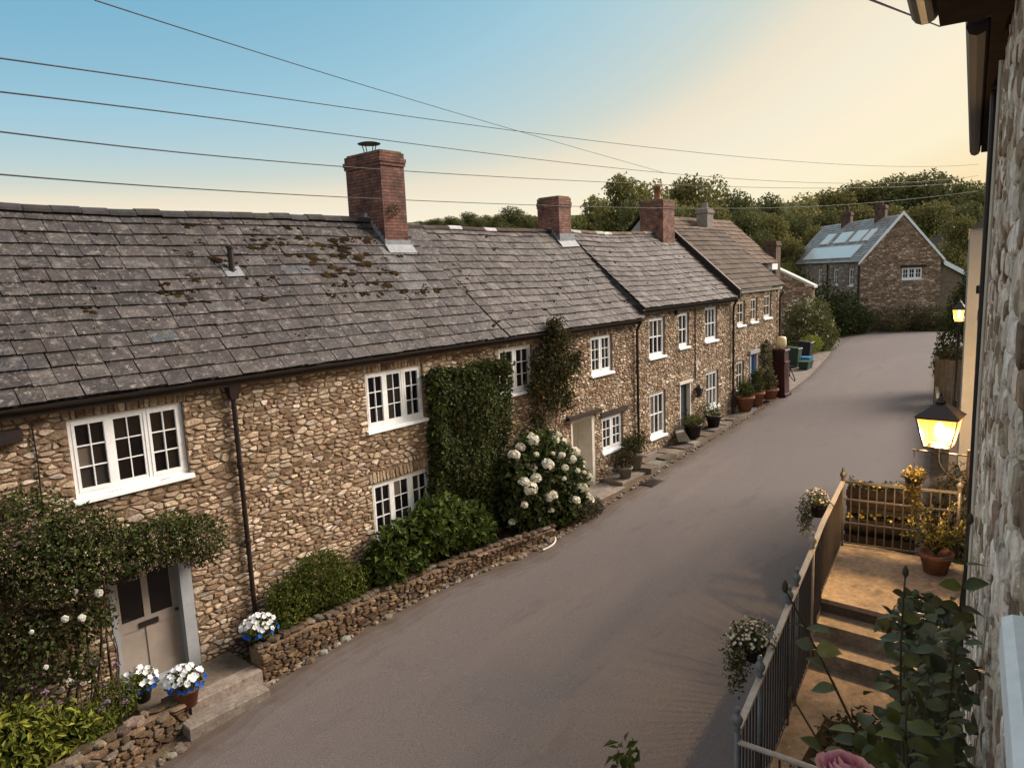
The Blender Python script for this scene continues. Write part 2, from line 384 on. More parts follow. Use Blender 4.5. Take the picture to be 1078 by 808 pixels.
def stones(mb, fr, bound, openings, w, h, detail=2, mort=.0125, pal=PAL, palw=PALW, depth=.028, m=0, seed=0, arch=True):
    """rubble: jittered cells clipped to the wall outline and kept out of the openings"""
    rng = random.Random(seed)
    a = w/h
    s0 = min(p[0] for p in bound); s1 = max(p[0] for p in bound); z0 = min(p[1] for p in bound); z1 = max(p[1] for p in bound)
    nr = int((z1-z0)/h)+3; nc = int((s1-s0)/w)+3
    arches = []
    ops = list(openings)
    if arch:
        for o in openings:
            if len(o) > 4 and o[4] == 'arch':
                top = min(o[3]+.25, z1-.02)
                arches.append((o[0]-.06, o[1]+.06, o[3]+.004, top)); ops.append(arches[-1])
    sites = {}
    for r in range(-1, nr):
        rw = rng.uniform(.6, 1.45)
        zj = z0+(r+.5)*h+rng.uniform(-.2, .2)*h
        c = -1; s = s0-w+rng.uniform(0, w)
        lst = []
        while s < s1+w:
            if not (rng.random() < .13):
                lst.append((s+rng.uniform(-.12, .12)*w, zj+rng.uniform(-.33, .33)*h))
            s += w*rw*rng.uniform(.55, 1.5)
        sites[r] = lst
    edges = []
    k = len(bound)
    for i in range(k):
        p, q = bound[i], bound[(i+1) % k]
        nx, nz = q[1]-p[1], -(q[0]-p[0]); l = math.hypot(nx, nz)
        edges.append((nx/l, nz/l, (nx*p[0]+nz*p[1])/l))
    def inside(s, z):
        for o in ops:
            if o[0] < s < o[1] and o[2] < z < o[3]: return True
        return any(e[0]*s+e[1]*z > e[2] for e in edges)
    for r, lst in sites.items():
        near = [q for rr_ in range(r-3, r+4) for q in sites.get(rr_, [])]
        for (s, z) in lst:
            if inside(s, z): continue
            mk = rng.choice((.55, .8, 1, 1, 1.35, 1.7))
            P = [(s-w*2.1, z-h*1.7), (s+w*2.1, z-h*1.7), (s+w*2.1, z+h*1.7), (s-w*2.1, z+h*1.7)]
            for (qs, qz) in near:
                if (qs == s and qz == z) or abs(qs-s) > 4*w: continue
                if inside(qs, qz) : continue
                dx = (qs-s); dz = (qz-z)*a
                # bisector in the stretched metric
                nx, nz = dx, dz*a; l = math.hypot(nx, nz)
                mx, mz = (s+qs)/2, (z+qz)/2
                P = clip(P, nx/l, nz/l, (nx*mx+nz*mz)/l-mort*mk*rng.uniform(.5, 1.5))
                if len(P) < 3: break
            if len(P) < 3: continue
            for e in edges: P = clip(P, e[0], e[1], e[2]-.004)
            for o in ops:
                if len(P) < 3: break
                if max(p[0] for p in P) < o[0] or min(p[0] for p in P) > o[1] or max(p[1] for p in P) < o[2] or min(p[1] for p in P) > o[3]: continue
                ds = [(o[0]-s, 0), (s-o[1], 1), ((o[2]-z)*a, 2), ((z-o[3])*a, 3)]
                side = max(ds)[1]
                if side == 0: P = clip(P, 1, 0, o[0]-.004)
                elif side == 1: P = clip(P, -1, 0, -o[1]-.004)
                elif side == 2: P = clip(P, 0, 1, o[2]-.004)
                else: P = clip(P, 0, -1, -o[3]-.004)
            if len(P) < 3: continue
            ar = abs(sum(P[i][0]*P[(i+1) % len(P)][1]-P[(i+1) % len(P)][0]*P[i][1] for i in range(len(P))))/2
            if ar < .0007: continue
            if detail >= 2: P = chaikin(P)
            c = rng.choices(pal, palw)[0]; f = rng.uniform(.72, 1.25)
            stone_poly(mb, fr, P, depth*rng.uniform(.45, 1.35), (c[0]*f, c[1]*f*rng.uniform(.96, 1.03), c[2]*f), detail, m)
    for (a0, a1, b0, b1) in arches:      # soldier stones over the window head
        s = a0
        while s < a1-.03:
            ww = min(rng.uniform(.06, .13), a1-s)
            lean = rng.uniform(-.02, .02); tp = b1-rng.uniform(0, .05)
            P = [(s+.006, b0), (s+ww-.006, b0), (s+ww-.006+lean, tp), (s+.006+lean, tp)]
            if detail >= 2: P = chaikin(P, .2)
            c = rng.choices(pal, palw)[0]; f = rng.uniform(.7, 1.15)
            stone_poly(mb, fr, P, depth*rng.uniform(.6, 1.2), (c[0]*f, c[1]*f, c[2]*f), detail, m)
            s += ww

def mortar_face(mb, fr, s0, s1, z0, z1, openings, m=1, reveal=.22):
    ss = sorted(set([s0, s1]+[v for o in openings for v in (o[0], o[1]) if s0 < v < s1]))
    zs = sorted(set([z0, z1]+[v for o in openings for v in (o[2], o[3]) if z0 < v < z1]))
    for a, b in zip(ss, ss[1:]):
        for c, d in zip(zs, zs[1:]):
            if any(o[0]-1e-6 <= a and b <= o[1]+1e-6 and o[2]-1e-6 <= c and d <= o[3]+1e-6 for o in openings): continue
            mb.poly([fr.p(a, c), fr.p(b, c), fr.p(b, d), fr.p(a, d)], m)
    for o in openings:
        a, b, c, d = o[:4]; n = -(o[5] if len(o) > 5 else reveal)
        mb.poly([fr.p(a, c), fr.p(a, d), fr.p(a, d, n), fr.p(a, c, n)], m); mb.poly([fr.p(b, d), fr.p(b, c), fr.p(b, c, n), fr.p(b, d, n)], m)
        mb.poly([fr.p(a, d), fr.p(b, d), fr.p(b, d, n), fr.p(a, d, n)], m); mb.poly([fr.p(b, c), fr.p(a, c), fr.p(a, c, n), fr.p(b, c, n)], m)
        mb.poly([fr.p(a, c, n), fr.p(b, c, n), fr.p(b, d, n), fr.p(a, d, n)], m)

# ------------------------------------------------------------------ windows, doors, roofs
GT = [(.008, .006, .006), (.012, .009, .008), (.006, .006, .007), (.02, .016, .013), (.035, .03, .026)]
def casement(parent, fr, s0, s1, z0, z1, lights, cols, rows, rng, front=-.05, sill=True, lighten=0.0, bar=.016, m='white_paint'):
    w = MB(); fw = .065
    n0, n1 = front-.06, front
    fr.box(w, s0, s0+fw, z0, z1, n0, n1); fr.box(w, s1-fw, s1, z0, z1, n0, n1)
    fr.box(w, s0+fw, s1-fw, z1-fw, z1, n0, n1); fr.box(w, s0+fw, s1-fw, z0, z0+fw, n0, n1)
    iw = (s1-s0-2*fw-(lights-1)*.055)/lights
    gl = MB()
    for i in range(lights):
        a = s0+fw+i*(iw+.055); b = a+iw
        if i: fr.box(w, a-.055, a, z0+fw, z1-fw, n0, n1-.002)
        sw = .042; q0, q1 = n0+.012, n1-.012+(.018 if i != 1 or lights < 3 else 0)
        c, d = z0+fw, z1-fw
        fr.box(w, a, a+sw, c, d, q0, q1); fr.box(w, b-sw, b, c, d, q0, q1)
        fr.box(w, a+sw, b-sw, d-sw, d, q0, q1); fr.box(w, a+sw, b-sw, c, c+sw+.012, q0, q1)
        ia, ib, ic, id_ = a+sw, b-sw, c+sw+.012, d-sw
        for k in range(1, cols):
            x = ia+(ib-ia)*k/cols; fr.box(w, x-bar/2, x+bar/2, ic, id_, q0+.006, q1-.008)
        for k in range(1, rows):
            z = ic+(id_-ic)*k/rows; fr.box(w, ia, ib, z-bar/2, z+bar/2, q0+.007, q1-.009)
        for k in range(cols):
            for l in range(rows):
                x0 = ia+(ib-ia)*k/cols; x1 = ia+(ib-ia)*(k+1)/cols; y0 = ic+(id_-ic)*l/rows; y1 = ic+(id_-ic)*(l+1)/rows
                t = rng.choice(GT); n = q0+.012
                if rng.random() < lighten: t = (.12, .1, .08)
                e = [rng.uniform(-.003, .003) for _ in range(3)]
                gl.poly([fr.p(x0, y0, n+e[0]), fr.p(x1, y0, n+e[1]), fr.p(x1, y1, n+e[1]+e[2]), fr.p(x0, y1, n+e[0]+e[2])], 0, t)
    wo = part('window', w, M[m], parent)
    part('pane', gl, M['glass'], wo)
    if sill:
        sl = MB(); n = .075
        q = [fr.p(s0-.05, z0-.075, n), fr.p(s1+.05, z0-.075, n), fr.p(s1+.05, z0-.075, front-.02), fr.p(s0-.05, z0-.075, front-.02),
             fr.p(s0-.05, z0-.02, n), fr.p(s1+.05, z0-.02, n), fr.p(s1+.05, z0+.012, front-.02), fr.p(s0-.05, z0+.012, front-.02)]
        sl.hexa(q); part('sill', sl, M['sill_paint'], wo)
    return wo

def roof_slates(mb, E0, Sdir, U, Nn, s0, s1, slope, gauge, wid, rng, tints, dz, s0f=None, s1f=None, thick=.014, over=.05, spec=None, m=0, jit=.012):
    """courses of individual slates: each a thin slab whose tail lifts over the course below"""
    nrow = max(1, int(round(slope/gauge))); gauge = slope/nrow
    def P(s, t, n):
        return vadd(E0, vadd(vadd(vmul(Sdir, s), vmul(U, t)), vadd(vmul(Nn, n), (0, 0, dz(s, t/slope)))))
    for r in range(nrow):
        t0 = r*gauge; t1 = t0+gauge+over
        a0 = s0 if s0f is None else s0f((t0+gauge/2)/slope); a1 = s1 if s1f is None else s1f((t0+gauge/2)/slope)
        s = a0-rng.uniform(0, wid)
        while s < a1:
            w = wid*rng.uniform(.72, 1.32)
            x0 = max(s, a0); x1 = min(s+w, a1); s += w
            if x1-x0 < .04: continue
            g = rng.uniform(.003, .009)
            tn = rng.choice(tints); f = rng.uniform(.76, 1.22)
            tn = (tn[0]*f, tn[1]*f, tn[2]*f)
            if spec:
                q = spec((x0+x1)/2, (t0+gauge/2)/slope)
                if q: tn = q
            b0 = t0-over*.3+rng.uniform(-jit, jit); b1 = b0+rng.uniform(-jit, jit)*.7
            lift = .03+rng.uniform(0, .02); sk = rng.uniform(-.006, .006)
            top = .004
            pts = [P(x0+g+sk, b0, lift), P(x1-g+sk, b1, lift+rng.uniform(-.006, .006)), P(x1-g, min(t1, slope), top), P(x0+g, min(t1, slope), top)]
            low = [P(x0+g+sk, b0, lift-thick), P(x1-g+sk, b1, lift-thick)]
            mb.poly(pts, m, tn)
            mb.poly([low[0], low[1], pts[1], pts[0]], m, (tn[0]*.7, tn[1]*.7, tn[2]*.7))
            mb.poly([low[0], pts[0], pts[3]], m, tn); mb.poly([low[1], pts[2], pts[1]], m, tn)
    return P

def half_gutter(mb, fr, s0, s1, z, n, r=.06, seg=7, zf=None):
    steps = max(2, int((s1-s0)/1.0))
    prev = None
    for i in range(steps+1):
        s = s0+(s1-s0)*i/steps; zz = zf(s) if zf else z
        prof = []
        for rr_ in (r, r-.008):
            prof += [fr.p(s, zz-rr_*math.sin(PI*j/seg), n+rr_*math.cos(PI*j/seg)) for j in (range(seg+1) if rr_ == r else range(seg, -1, -1))]
        i0 = mb.idx(prof); k = len(prof)
        if prev is not None:
            for j in range(k): mb.face((prev+j, prev+(j+1) % k, i0+(j+1) % k, i0+j))
        else: mb.face([i0+j for j in range(k)])
        prev = i0
    mb.face([prev+j for j in reversed(range(k))])

SLATES = [(0.048, 0.040, 0.040), (0.040, 0.034, 0.034), (0.052, 0.046, 0.044), (0.035, 0.031, 0.032), (0.046, 0.038, 0.036), (0.058, 0.051, 0.048), (0.040, 0.034, 0.033)]
PALE = [(.16, .145, .138), (.19, .172, .16), (.135, .12, .116), (.22, .2, .185)]

def chimney(parent, x0, x1, y0, y1, zb, zt, m, corb=.04, pots=(), cowl=False, flash=None):
    b = MB()
    b.box(x0, x1, y0, y1, zb, zt)
    h = zt
    for k, (dz0, dz1, o) in enumerate([(.30, .22, corb*.6), (.22, .13, corb), (.13, .0, corb*.25)]):
        b.box(x0-o, x1+o, y0-o, y1+o, h-dz0+.001*k, h-dz1+.0005*k+.004)
    c = part('chimney', b, M[m], parent)
    q = MB(); q.box(x0+.03, x1-.03, y0+.03, y1-.03, zt-.02, zt+.05); part('flaunching', q, M['mortar'], c)
    for (px, py, hh, rr_) in pots:
        p = MB(); p.lathe((px, py, zt+.03), [(rr_*1.15, 0), (rr_*1.1, .06), (rr_, .08), (rr_*.88, hh-.08), (rr_*1.08, hh-.07), (rr_*1.08, hh), (rr_*.8, hh), (rr_*.78, hh-.1)], 14)
        part('chimney_pot', p, M['terracotta'], c, True)
    return c

# ------------------------------------------------------------------ foliage
def leaf_quad(mb, p, d, up, L, W, tint, fold=.25, m=0, droop=.2):
    """one leaf: two halves folded on the midrib, pointed tip"""
    d = vnorm(d); s = vnorm(vcross(d, up)); u = vcross(s, d)
    q = lambda a, b, c: (p[0]+d[0]*a+s[0]*b+u[0]*c, p[1]+d[1]*a+s[1]*b+u[1]*c, p[2]+d[2]*a+s[2]*b+u[2]*c)
    i = mb.idx([q(0, 0, 0), q(L*.45, W*.5, W*fold), q(L, 0, -L*droop), q(L*.45, -W*.5, W*fold)])
    mb.face((i, i+1, i+2), m, tint); mb.face((i, i+2, i+3), m, tint)
def rdir(rng):
    while True:
        a = (rng.uniform(-1, 1), rng.uniform(-1, 1), rng.uniform(-1, 1)); l = vlen(a)
        if .05 < l < 1: return (a[0]/l, a[1]/l, a[2]/l)
def jt(rng, c, a=.25):
    f = rng.uniform(1-a, 1+a); return (c[0]*f*rng.uniform(.9, 1.1), c[1]*f, c[2]*f*rng.uniform(.85, 1.15))
def blob_leaves(mb, blobs, n, L, W, pal, rng, inner=.72, m=0, keep=None, up_bias=.25, tri=False):
    tot = sum(b[6] for b in blobs)
    for b in blobs:
        bt = rng.uniform(.8, 1.2)
        for _ in range(int(n*b[6]/tot)):
            d = rdir(rng); r = rng.uniform(inner, 1.04)
            p = (b[0]+d[0]*b[3]*r, b[1]+d[1]*b[4]*r, b[2]+d[2]*b[5]*r)
            if keep and not keep(p): continue
            o = vnorm((d[0]/b[3], d[1]/b[4], d[2]/b[5]))
            e = rdir(rng)
            ld = vnorm(vadd(vadd(vmul(o, .35), e), (0, 0, -.15))); up = vnorm(vadd(vadd(o, vmul(rdir(rng), .7)), (0, 0, up_bias)))
            c = rng.choice(pal); t = jt(rng, (c[0]*bt, c[1]*bt, c[2]*bt))
            k = rng.uniform(.65, 1.3)
            leaf_quad(mb, p, ld, up, L*k, W*k, t, m=m)
def disc_flower(mb, p, nrm, r, tint, ctint=None, n=6, m=0):
    nrm = vnorm(nrm); u = vcross(nrm, (0, 0, 1))
    if vlen(u) < .1: u = (1, 0, 0)
    u = vnorm(u); w = vcross(nrm, u)
    i = mb.idx([vadd(p, vmul(nrm, -.25*r))]+[vadd(p, vadd(vmul(u, (r if k % 2 == 0 else r*.8)*math.cos(PI*k/n)), vmul(w, (r if k % 2 == 0 else r*.8)*math.sin(PI*k/n)))) for k in range(2*n)])
    for k in range(2*n): mb.face((i, i+1+k, i+1+(k+1) % (2*n)), m, tint)
def puff(mb, p, r, tint, rng, n=26, m=0):
    for _ in range(n):
        d = rdir(rng)
        if d[2] < -.5: continue
        disc_flower(mb, vadd(p, vmul(d, r*rng.uniform(.8, 1))), vadd(d, vmul(rdir(rng), .4)), r*.34, jt(rng, tint, .1), n=3, m=m)
def bez(a, b, c, n=6): return [tuple((1-t)**2*a[k]+2*t*(1-t)*b[k]+t*t*c[k] for k in range(3)) for t in [i/n for i in range(n+1)]]

G_DARK = [(0.041, 0.054, 0.014), (0.054, 0.067, 0.018), (0.066, 0.082, 0.022), (0.031, 0.042, 0.012)]
G_MID = [(.085, .105, .016), (.11, .13, .022), (.06, .078, .014), (.13, .15, .03)]
G_OLIVE = [(.055, .06, .018), (.075, .075, .022), (.04, .047, .014), (.09, .085, .025)]
G_GOLD = [(0.208, 0.221, 0.033), (0.260, 0.273, 0.046), (0.143, 0.169, 0.026), (0.091, 0.117, 0.019)]
G_BROWN = [(.05, .04, .018), (.065, .05, .02), (.035, .035, .012), (.045, .05, .016), (.08, .05, .02)]
# ------------------------------------------------------------------ the row of cottages
YW = 11.36
def row(y=YW): return Fr((0, y, 0), (1, 0, 0), (0, -1, 0))
FW = row()
RNG = random.Random(5)

def door_leaf(parent, fr, s0, s1, z0, z1, n, m, glazed=None, letter=True, knob=True, boards=0):
    d = MB(); fr.box(d, s0, s1, z0, z1, n-.045, n)
    w = s1-s0; h = z1-z0
    st = .1
    for (a, b) in ((s0, s0+st), (s1-st, s1), ((s0+s1)/2-.05, (s0+s1)/2+.05)): fr.box(d, a, b, z0+.002, z1-.002, n, n+.014)
    for (a, b) in ((z0, z0+.2), (z0+h*.44, z0+h*.53), (z1-.11, z1)):
        fr.box(d, s0+st, (s0+s1)/2-.05, a+.003, b-.003, n, n+.012); fr.box(d, (s0+s1)/2+.05, s1-st, a+.003, b-.003, n, n+.012)
    do = part('door', d, M[m], parent)
    if glazed:
        g = MB()
        for a, b in ((s0+st, (s0+s1)/2-.05), ((s0+s1)/2+.05, s1-st)):
            g.poly([fr.p(a, z0+h*.53, n+.003), fr.p(b, z0+h*.53, n+.003), fr.p(b, z1-.11, n+.003), fr.p(a, z1-.11, n+.003)], 0, (.01, .007, .006))
        part('pane', g, M['glass'], do)
    if letter:
        l = MB(); c = (s0+s1)/2; fr.box(l, c-.15, c+.15, z0+h*.45, z0+h*.45+.085, n+.012, n+.03); part('letter_plate', l, M['black_iron'], do)
    if knob:
        k = MB(); p = fr.p(s1-.05, z0+h*.5, n+.04); k.lathe((p[0], p[1], p[2]-.025), [(.012, 0), (.028, .012), (.03, .03), (.012, .05)], 10); part('handle', k, M['black_iron'], do, True)
    return do

def row_wall(root, x0, x1, z0, z1, ops, w, h, seed, detail, depth=.026):
    mb = MB()
    stones(mb, FW, [(x0, z0), (x1, z0), (x1, z1), (x0, z1)], ops, w, h, detail, seed=seed, depth=depth, m=0)
    mortar_face(mb, FW, x0, x1, z0, z1, ops, 1)
    # end walls and rear wall close the body
    mb.poly([(x0, YW, z0), (x0, YW+5.4, z0), (x0, YW+5.4, z1-.1), (x0, YW, z1-.1)], 1)
    mb.poly([(x1, YW, z0), (x1, YW, z1-.1), (x1, YW+5.4, z1-.1), (x1, YW+5.4, z0)], 1)
    return part('wall', mb, [M['stone'], M['mortar']], root)

def row_roof(root, x0, x1, ez, rz, ry=14.0, ey=11.12, gauge=.285, wid=.42, tints=SLATES, sag=.035, ph=0, spec=None, s0f=None, s1f=None, seed=1, m='slate', thick=.014, jit=.012, ridgetint=((.05, .045, .045),), ridge_r=.1, ridge_light=0.0, rx0=None, rx1=None):
    mb = MB(); rng = random.Random(seed)
    ln = math.hypot(ry-ey, rz-ez); U = (0, (ry-ey)/ln, (rz-ez)/ln); Nn = (0, -(rz-ez)/ln, (ry-ey)/ln)
    dz = lambda s, t: sag*(math.sin(s*.9+ph)*.6+math.sin(s*.37+ph*2+t*2)*.7)*math.sin(min(1, max(0, t))*PI*.5+.15)-sag*.6*math.sin(t*PI)
    P = roof_slates(mb, (0, ey, ez), (1, 0, 0), U, Nn, x0, x1, ln, gauge, wid, rng, tints, dz, s0f, s1f, spec=spec, thick=thick, jit=jit)
    # roof deck under the slates, back slope
    n = 24
    for i in range(n):
        a = x0+(x1-x0)*i/n; b = x0+(x1-x0)*(i+1)/n
        for k in range(4):
            t0 = ln*k/4; t1 = ln*(k+1)/4
            mb.poly([P(a, t0, -.03), P(b, t0, -.03), P(b, t1, -.03), P(a, t1, -.03)], 0, (.03, .025, .022))
        mb.poly([P(a, ln, -.03), P(b, ln, -.03), (b, ry+(ry-ey), ez), (a, ry+(ry-ey), ez)], 0, tints[0])
    for x in (x0+.01, x1-.01):
        mb.poly([(x, ey+.1, ez+.02), (x, 2*ry-ey, ez), (x, ry, rz-.08)], 0, (.05, .045, .04))
    rf = part('roof', mb, M[m], root)
    rg = MB(); x = (rx0 if rx0 is not None else x0); xe = (rx1 if rx1 is not None else x1); i = 0
    while x < xe-.05:
        L = min(.46*rng.uniform(.9, 1.1), xe-x); z = P(x, ln, 0)[2]; z2 = P(x+L, ln, 0)[2]
        c = rng.choice(ridgetint)
        if rng.random() < ridge_light: c = (.42, .4, .37)
        c = jt(rng, c, .2); o = rng.uniform(-.012, .012); pr = []
        for xx, zz, rr_ in ((x+.006, z+o, ridge_r), (x+L-.006, z2+o+rng.uniform(-.008, .008), ridge_r*1.03)):
            pr.append(rg.idx([(xx, ry-rr_*1.25*math.cos(PI*j/8), zz-.05+rr_*1.05*math.sin(PI*j/8)) for j in range(9)]))
        for j in range(8): rg.face((pr[0]+j, pr[1]+j, pr[1]+j+1, pr[0]+j+1), 0, c)
        rg.face([pr[0]+j for j in range(9)], 0, c); rg.face([pr[1]+j for j in reversed(range(9))], 0, c)
        x += L; i += 1
    part('ridge', rg, M['ridge'], root, False)
    return rf, P, ln

def row_gutter(root, x0, x1, z, zf=None):
    g = MB(); half_gutter(g, FW, x0, x1, z, .25, .058, zf=zf)
    part('gutter', g, M['brown_iron'], root)
    f = MB(); n = max(1, int((x1-x0)/2))
    for i in range(n):
        a = x0+(x1-x0)*i/n; b = x0+(x1-x0)*(i+1)/n; za = (zf(a) if zf else z); zb = (zf(b) if zf else z)
        f.hexa([(a, 11.17, za-.15), (b, 11.17, zb-.15), (b, 11.385, zb-.13), (a, 11.385, za-.13), (a, 11.17, za+.02), (b, 11.17, zb+.02), (b, 11.385, zb+.18), (a, 11.385, za+.18)])
    part('fascia', f, M['wood_dark'], root)
def row_pipe(root, x, zt, zb, hopper=True, r=.042):
    p = MB(); y = YW-.09
    p.tube([(x, y, zb), (x, y, zt-.3)], r, 10)
    for z in np.arange(zb+.5, zt-.5, 1.35): p.lathe((x, y, z), [(r+.002, 0), (r+.016, .01), (r+.016, .07), (r+.002, .08)], 10)
    if hopper: p.hexa([(x-.06, y-.06, zt-.34), (x+.06, y-.06, zt-.34), (x+.06, y+.06, zt-.34), (x-.06, y+.06, zt-.34), (x-.12, y-.11, zt-.08), (x+.12, y-.11, zt-.08), (x+.12, y+.08, zt-.08), (x-.12, y+.08, zt-.08)])
    else: p.tube([(x, y, zt-.32), (x, y-.07, zt-.18), (x, y-.16, zt-.06)], r*.95, 8)
    part('downpipe', p, M['brown_iron'], root, False)

def moss_clumps(root, P, ln, spots, rng, name='moss'):
    mb = MB()
    for (s, t, r) in spots:
        k = rng.randint(5, 10)
        for _ in range(k):
            cs = s+rng.gauss(0, r*.62); ct = t+rng.gauss(0, r*.4); rad = r*rng.uniform(.14, .45); n = 11
            if ct < .05 or ct > ln-.05: continue
            c = rng.choice([(.024, .014, .007), (.03, .019, .008), (.018, .012, .006), (.045, .03, .011)])
            ph = rng.uniform(0, 6)
            rim = mb.idx([P(cs+rad*(1+.3*math.sin(3*a+ph)+.15*rng.uniform(-1, 1))*1.2*math.cos(a), ct+rad*(1+.25*math.sin(2*a+ph))*.8*math.sin(a), .018) for a in [2*PI*j/n for j in range(n)]])
            mid = mb.idx([P(cs+rad*.6*1.2*math.cos(a), ct+rad*.6*.8*math.sin(a), .03+rng.uniform(0, .012)+rad*.06) for a in [2*PI*j/n for j in range(n)]])
            for j in range(n): mb.face((rim+j, rim+(j+1) % n, mid+(j+1) % n, mid+j), 0, c)
            mb.face([mid+j for j in range(n)], 0, c)
    return part(name, mb, M['moss'], root, True, kind='stuff')

# --- cottage A: moss covered roof, big casements
A = thing('stone_cottage', 'nearest rubble stone cottage with mossy slate roof, tall red brick chimney and grey panelled door', 'cottage', (5, YW, 0), 'cottages in the terrace')
opsA = [(3.38, 5.04, 3.55, 4.72, 'arch'), (8.67, 10.2, 3.54, 4.69, 'arch'), (8.65, 10.25, 1.24, 2.42, 'arch'), (3.62, 4.87, .3, 2.4, '', .2)]
row_wall(A, -2.5, 12.5, -.3, 4.98, opsA, .165, .075, 21, 2, .02)
for o, li, lt in zip(opsA[:3], (3, 3, 3), (.0, .04, .12)): casement(A, FW, *o[:4], li, 2, 3, RNG, lighten=lt+.03)
fd = MB()
FW.box(fd, 3.62, 3.7, .3, 2.4, -.19, .012); FW.box(fd, 4.68, 4.87, .3, 2.4, -.19, .018); FW.box(fd, 3.7, 4.68, 2.31, 2.4, -.19, .012)
part('door_frame', fd, M['door_frame'], A)
door_leaf(A, FW, 3.7, 4.68, .36, 2.31, -.15, 'door_grey', glazed=True)
th = MB(); FW.box(th, 3.7, 4.68, .3, .36, -.19, .05); part('threshold', th, M['door_frame'], A)
def specA(s, t):
    for (a, b, w, h, c) in [(5.06, .235, .2, .035, (.045, .055, .062)), (3.1, .145, .24, .035, (.03, .03, .033)), (10.5, .13, .27, .035, (.022, .012, .009)), (8.35, .58, .2, .035, (.06, .065, .075)), (2.2, .6, .2, .035, (.05, .05, .055)), (6.3, .42, .2, .035, (.075, .075, .08)), (11.3, .66, .4, .2, (.085, .085, .088)), (3.6, .82, .2, .035, (.045, .045, .05))]:
        if abs(s-a) < w and abs(t-b) < h: return c
sA = lambda t: 12.78-.72*t
rfA, PA, lnA = row_roof(A, -2.6, 12.8, 5.05, 7.95, spec=specA, s1f=sA, seed=4, wid=.36, gauge=.3, ridgetint=((.04, .037, .038), (.05, .046, .046)), ridge_r=.12, rx1=12.0)
rm = random.Random(9)
spots = [(7.85, 3.2, .22), (8.85, 2.72, .26), (9.65, 2.42, .28), (10.14, 1.95, .26), (5.62, 2.05, .16), (4.23, 1.72, .14), (5.84, 1.82, .17), (9.08, 2.3, .25), (7.2, 2.7, .15), (6.75, 2.75, .22), (6.6, 3.3, .12), (8.3, 3.3, .2), (9.1, 3.25, .24), (9.9, 3.2, .3), (10.3, 2.7, .3), (10.7, 2.3, .22), (8.4, 2.9, .2), (9.6, 2.9, .3), (10.4, 3.35, .28), (7.6, 2.2, .1), (11.0, 1.6, .12), (9.9, 1.6, .1)]
for _ in range(70): spots.append((rm.uniform(5.5, 12), rm.uniform(1.6, 3.9), rm.uniform(.04, .13)))
for _ in range(45): spots.append((rm.uniform(0, 8), rm.uniform(.6, 3.9), rm.uniform(.025, .06)))
moss_clumps(A, PA, lnA, spots, rm)
row_gutter(A, -2.5, 12.5, 5.02)
row_pipe(A, 5.86, 4.98, .25)
vp = MB(); vp.tube([(6.92, 12.86, 6.7), (6.92, 12.86, 7.22)], .055, 12); vp.lathe((6.92, 12.86, 7.2), [(.05, 0), (.075, .01), (.075, .06), (.04, .08)], 12)
part('vent_pipe', vp, M['black_iron'], A)
lf = MB(); lf.poly([PA(6.75, 2.32, .045), PA(7.1, 2.32, .045), PA(7.1, 2.62, .03), PA(6.75, 2.62, .03)]); part('flashing', lf, M['lead'], A)
bz = MB(); FW.box(bz, 2.35, 2.8, 4.55, 4.72, 0, .16); part('wall_box', bz, M['black_iron'], A)
wl = MB(); wl.tube([FW.p(2.95, 4.75, .03), FW.p(2.96, 4.2, .035), FW.p(2.93, 3.4, .03)], .012, 5); part('cable', wl, M['black_iron'], A)
ch = chimney(A, 11.12, 11.84, 13.4, 14.72, 6.9, 9.47, 'brick', .045)
cw = MB(); cx_, cy_ = 11.48, 14.2
for k in range(4): cw.tube([(cx_+.1*math.cos(k*PI/2+.4), cy_+.1*math.sin(k*PI/2+.4), 9.46), (cx_+.2*math.cos(k*PI/2+.4), cy_+.2*math.sin(k*PI/2+.4), 9.78)], .012, 5)
cw.lathe((cx_, cy_, 9.77), [(.27, 0), (.28, .015), (.2, .04), (.05, .055)], 20); part('cowl', cw, M['black_iron'], ch, False)
fl = MB()
for k in range(8):
    y = 13.36+.09*k; z = 5.05+(y-11.12)*2.9/2.88
    fl.box(11.095, 11.12, y, y+.1, z-.05, z+.17)
fl.box(11.08, 11.88, 13.35, 13.4, 7.15, 7.44); q = PA(11.05, 2.98, .03); fl.poly([PA(11.05, 2.95, .05), PA(11.9, 2.95, .05), PA(11.9, 3.2, .07), PA(11.05, 3.2, .07)])
part('flashing', fl, M['lead'], ch)
wd = MB(); blob_leaves(wd, [(11.42, 13.36, 8.15, .14, .08, .13, 1)], 90, .06, .03, G_BROWN, RNG); part('weed', wd, M['leaf'], ch)

# --- cottage B
B = thing('stone_cottage', 'middle stone cottage of the terrace with deep white doorway under a dark timber lintel', 'cottage', (15.8, YW, 0), 'cottages in the terrace')
opsB = [(12.66, 13.93, 3.62, 4.76, 'arch'), (16.57, 17.66, 3.6, 4.69, 'arch'), (17.05, 18.18, 1.24, 2.27), (15.5, 16.62, .33, 2.5, '', .55)]
row_wall(B, 12.5, 19.08, -.1, 5.0, opsB, .155, .072, 22, 2, .02)
for o, li in zip(opsB[:3], (2, 2, 2)): casement(B, FW, *o[:4], li, 2, 3, RNG)
li = MB(); FW.box(li, 16.95, 18.4, 2.3, 2.44, -.05, .06); part('lintel', li, M['wood_dark'], B)
l2 = MB(); FW.box(l2, 15.25, 16.86, 2.52, 2.62, -.2, .16); part('door_canopy', l2, M['wood_dark'], B)
jb = MB(); FW.box(jb, 15.5, 15.58, .33, 2.5, -.53, .015); FW.box(jb, 16.5, 16.62, .33, 2.5, -.53, .02); FW.box(jb, 15.58, 16.5, 2.4, 2.5, -.53, .015); part('door_frame', jb, M['old_white'], B)
